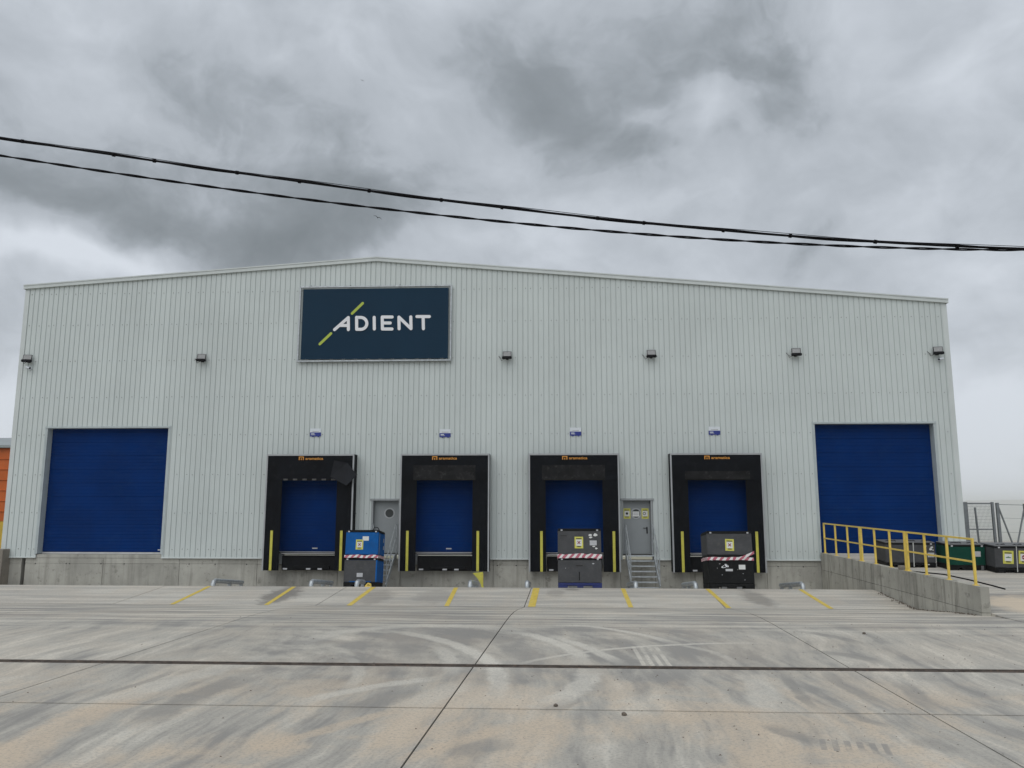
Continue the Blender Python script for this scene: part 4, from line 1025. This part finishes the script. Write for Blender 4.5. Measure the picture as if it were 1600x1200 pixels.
stone(.83,-20.18,.034,'round brown stone just before the cross joint, right of the middle',2)
stone(5.95,-13.9,.035,'dark stone on the dusty yard near the ramp wall',4)

# ================================================================== surroundings
# low concrete block at the left corner
lb = thing('concrete_block_wall', 'low weathered concrete wall butting against the left corner of the warehouse', 'wall', (-20.55, -.4, 0))
for k in range(4): MB().bbox(-2.4*(k+1)+.006, -2.4*k-.006, 0, .45, -.8, .80, .012).build('wall_block', CONCD, lb)
# orange shed
sh = thing('orange_shed', 'orange shed with horizontal ribs and grey roof behind the left corner', 'shed', (-44, 12, 0))
for k in range(7):
    z = 1.60+k*.56
    MB().prism([(-.0,z+.0),(.0,z+.50),(-.05,z+.515),(-.05,z+.545),(.0,z+.56),(.3,z+.56),(.3,z)], -14, 15.6, 'x').build('wall_rib', ORNG, sh)
MB().prism([(-.25,5.53),(-.25,5.66),(6,6.6),(12,5.66),(12,5.53)], -14.3, 15.9, 'x').build('roof', ROOFG, sh)
MB().box(-14, 15.6, .01, .3, -1.6, 1.59).build('base_wall', SHEDY, sh); MB().box(-14, 15.6, .3, 12, -1.6, 5.52).build('shed_core', INSIDE, sh)
# fence with gate on the right
fe = thing('mesh_gate', 'grey steel gate leaf of welded mesh beyond the containers', 'gate', (17.95, 6, .68))
MB().bbox(-.10,.08,-.06,.06,0,1.93,.008).build('hinge_post', FENCE, fe); MB().bbox(.081,1.10,-.03,.03,1.84,1.90,.005).build('top_rail', FENCE, fe)
MB().bbox(.081,1.10,-.03,.03,.74,.79,.005).build('middle_rail', FENCE, fe); MB().bbox(.081,1.10,-.03,.03,.08,.13,.005).build('bottom_rail', FENCE, fe); MB().bbox(1.10,1.20,-.05,.05,0,1.93,.008).build('stile', FENCE, fe)
mb = MB()
for k in range(19): mb.bar((.11+k*.054,.0,.14), (.11+k*.054,.0,1.83), .006, .006)
for k in range(12): mb.bar((.085,.012,.2+k*.14), (1.095,.012,.2+k*.14), .006, .006)
mb.build('welded_mesh', FENCE, fe)
o = MB().tube([(19.03,7.2,.68),(18.97,7.2,2.38)], .045, 8).build('leaning_post', FENCE); tag(o, 'single grey post leaning behind the mesh gate', 'post')
fp = thing('wire_fence', 'thin wire fence with braced posts at the far right edge', 'fence', (0, 6, .68))
for x in (19.31, 20.47, 24.0, 27.5, 31.0): MB().bbox(x-.06, x+.06, -.05, .05, 0, 1.90 if x < 20 else 1.86, .008).build('post', FENCE, fp)
MB().tube([(19.36,0,1.70),(19.86,0,.0)], .035, 8).build('brace', FENCE, fp); MB().tube([(20.42,0,1.60),(19.98,0,.0)], .035, 8).build('brace', FENCE, fp)
for z in (1.83, 1.25, .65): MB().tube([(19.31,0,z),(20.47,.0,z-.03),(24,0,z),(27.5,0,z),(31,0,z)], .012 if z > 1.5 else .005, 5).build('wire', FENCE, fp)
# distant hills
mb = MB(); xs_ = [-11800+k*295 for k in range(81)]; rnd = random.Random(5); vs = []
for x in xs_:
    h_ = 40 + 26*math.sin(x/1500.-2.1) + 12*math.sin(x/620.+.6) + rnd.uniform(-3,3)
    vs += [(x, 6200, -153), (x, 7300, -153+(h_+153)*.62), (x, 8200, h_), (x, 10500, -153)]
mb.add(vs, [(4*k+c_, 4*k+4+c_, 4*k+5+c_, 4*k+1+c_) for k in range(80) for c_ in range(3)])
o = mb.build('hills', LAND, smooth=True); tag(o, kind='structure')
# overhead cables
def strand(pts_fn, n, r_, ph, rad, turns):
    out = []
    for k in range(n+1):
        f = k/n; p = Vector(pts_fn(f)); a = 2*math.pi*turns*f+ph
        out.append((p.x, p.y+math.cos(a)*rad, p.z+math.sin(a)*rad))
    return out
def curve(xs, zs, y):
    co = np.polyfit(xs, zs, 3)
    def fn(f):
        x = -16+32*f; xe = max(min(x, 9.5), -11.5); z = np.polyval(co, xe) + (x-xe)*np.polyval(np.polyder(co), xe)
        return (x, y, float(z))
    return fn
c1 = curve([-9.81,-5.11,-.63,3.65,7.77], [8.91,8.13,7.40,6.92,6.58], -17)
c2 = curve([-9.78,-5.09,-.63,3.64,7.77], [8.58,7.80,7.16,6.77,6.56], -17)
o = thing('overhead_cable', 'thick black bundled overhead cable, the upper of the two', 'cable', (0,0,0), group='overhead cables')
MB().tube([c1(k/60) for k in range(61)], .021, 8).build('conductor', CABLE, o, smooth=True)
MB().tube(strand(c1, 160, .012, 0, .022, 9), .011, 6).build('wrapped_line', CABLE, o, smooth=True)
MB().tube([(x, y, z+.031+.010*math.sin(k*.9)) for k, (x, y, z) in enumerate(c1(j/60) for j in range(61))], .0055, 5).build('messenger_wire', CABLE, o)
rnd = random.Random(8)
for k in range(26):
    x, y, z = c1((k+rnd.uniform(-.25,.25)+.5)/26); MB().tube([(x-.022,y,z+.004),(x+.022,y,z-.004)], .036, 8).build('cable_tie', CABLE, o)
o = thing('overhead_cable', 'thinner twisted pair overhead cable, the lower of the two', 'cable', (0,0,0), group='overhead cables')
for ph in (0, math.pi): MB().tube(strand(c2, 420, .012, ph, .0125, 25), .0125, 6).build('conductor', CABLE, o, smooth=True)
# birds
def bird(x, y, z, s_, roll, lbl):
    o = thing('bird', lbl, 'bird', (x,y,z), (0, roll, .3), 'birds in the sky')
    mb = MB(); mb.tube([(0,-.20,0),(0,-.14,.02),(0,0,.02),(0,.16,.0),(0,.26,-.01)], [.01,.045,.06,.04,.015], 8)
    for sx in (-1, 1):
        q = [(0,-.07,.02),(0,.09,.02),(sx*.26,.03,.13),(sx*.26,-.11,.13),(sx*.58,.05,.04),(sx*.60,.0,.035)]
        mb.add(q+[(a,b_,c_-.02) for a,b_,c_ in q], [(0,1,2,3),(3,2,4,5),(6,9,8,7),(9,11,10,8),(0,3,9,6),(3,5,11,9),(1,7,8,2),(2,8,10,4),(4,10,11,5)])
    mb.build('body', BIRD, o, smooth=True).scale = (s_,)*3
bird(-13.6, 30, 25.04, .58, RAD(20), 'dark bird gliding low in the sky just above the roof ridge')
bird(-15.17, 30, 36.75, .26, RAD(18), 'tiny dark bird high in the clouds left of centre')

# ================================================================== haze
HZ = bpy.data.materials.new('haze_air'); HZ.use_nodes = True
t = NT(HZ.node_tree); t.n.remove(t.n['Principled BSDF'])
pv = t.new('ShaderNodeVolumePrincipled'); pv.inputs['Color'].default_value = (.98, .99, 1, 1); pv.inputs['Density'].default_value = .00020; pv.inputs['Anisotropy'].default_value = .0
t.l.new(pv.outputs[0], t.n['Material Output'].inputs['Volume'])
o = MB().box(-12100, 12100, -3100, 12100, -156, 100).build('haze', HZ); tag(o, 'thin pale haze over the open land', 'haze', kind='stuff')
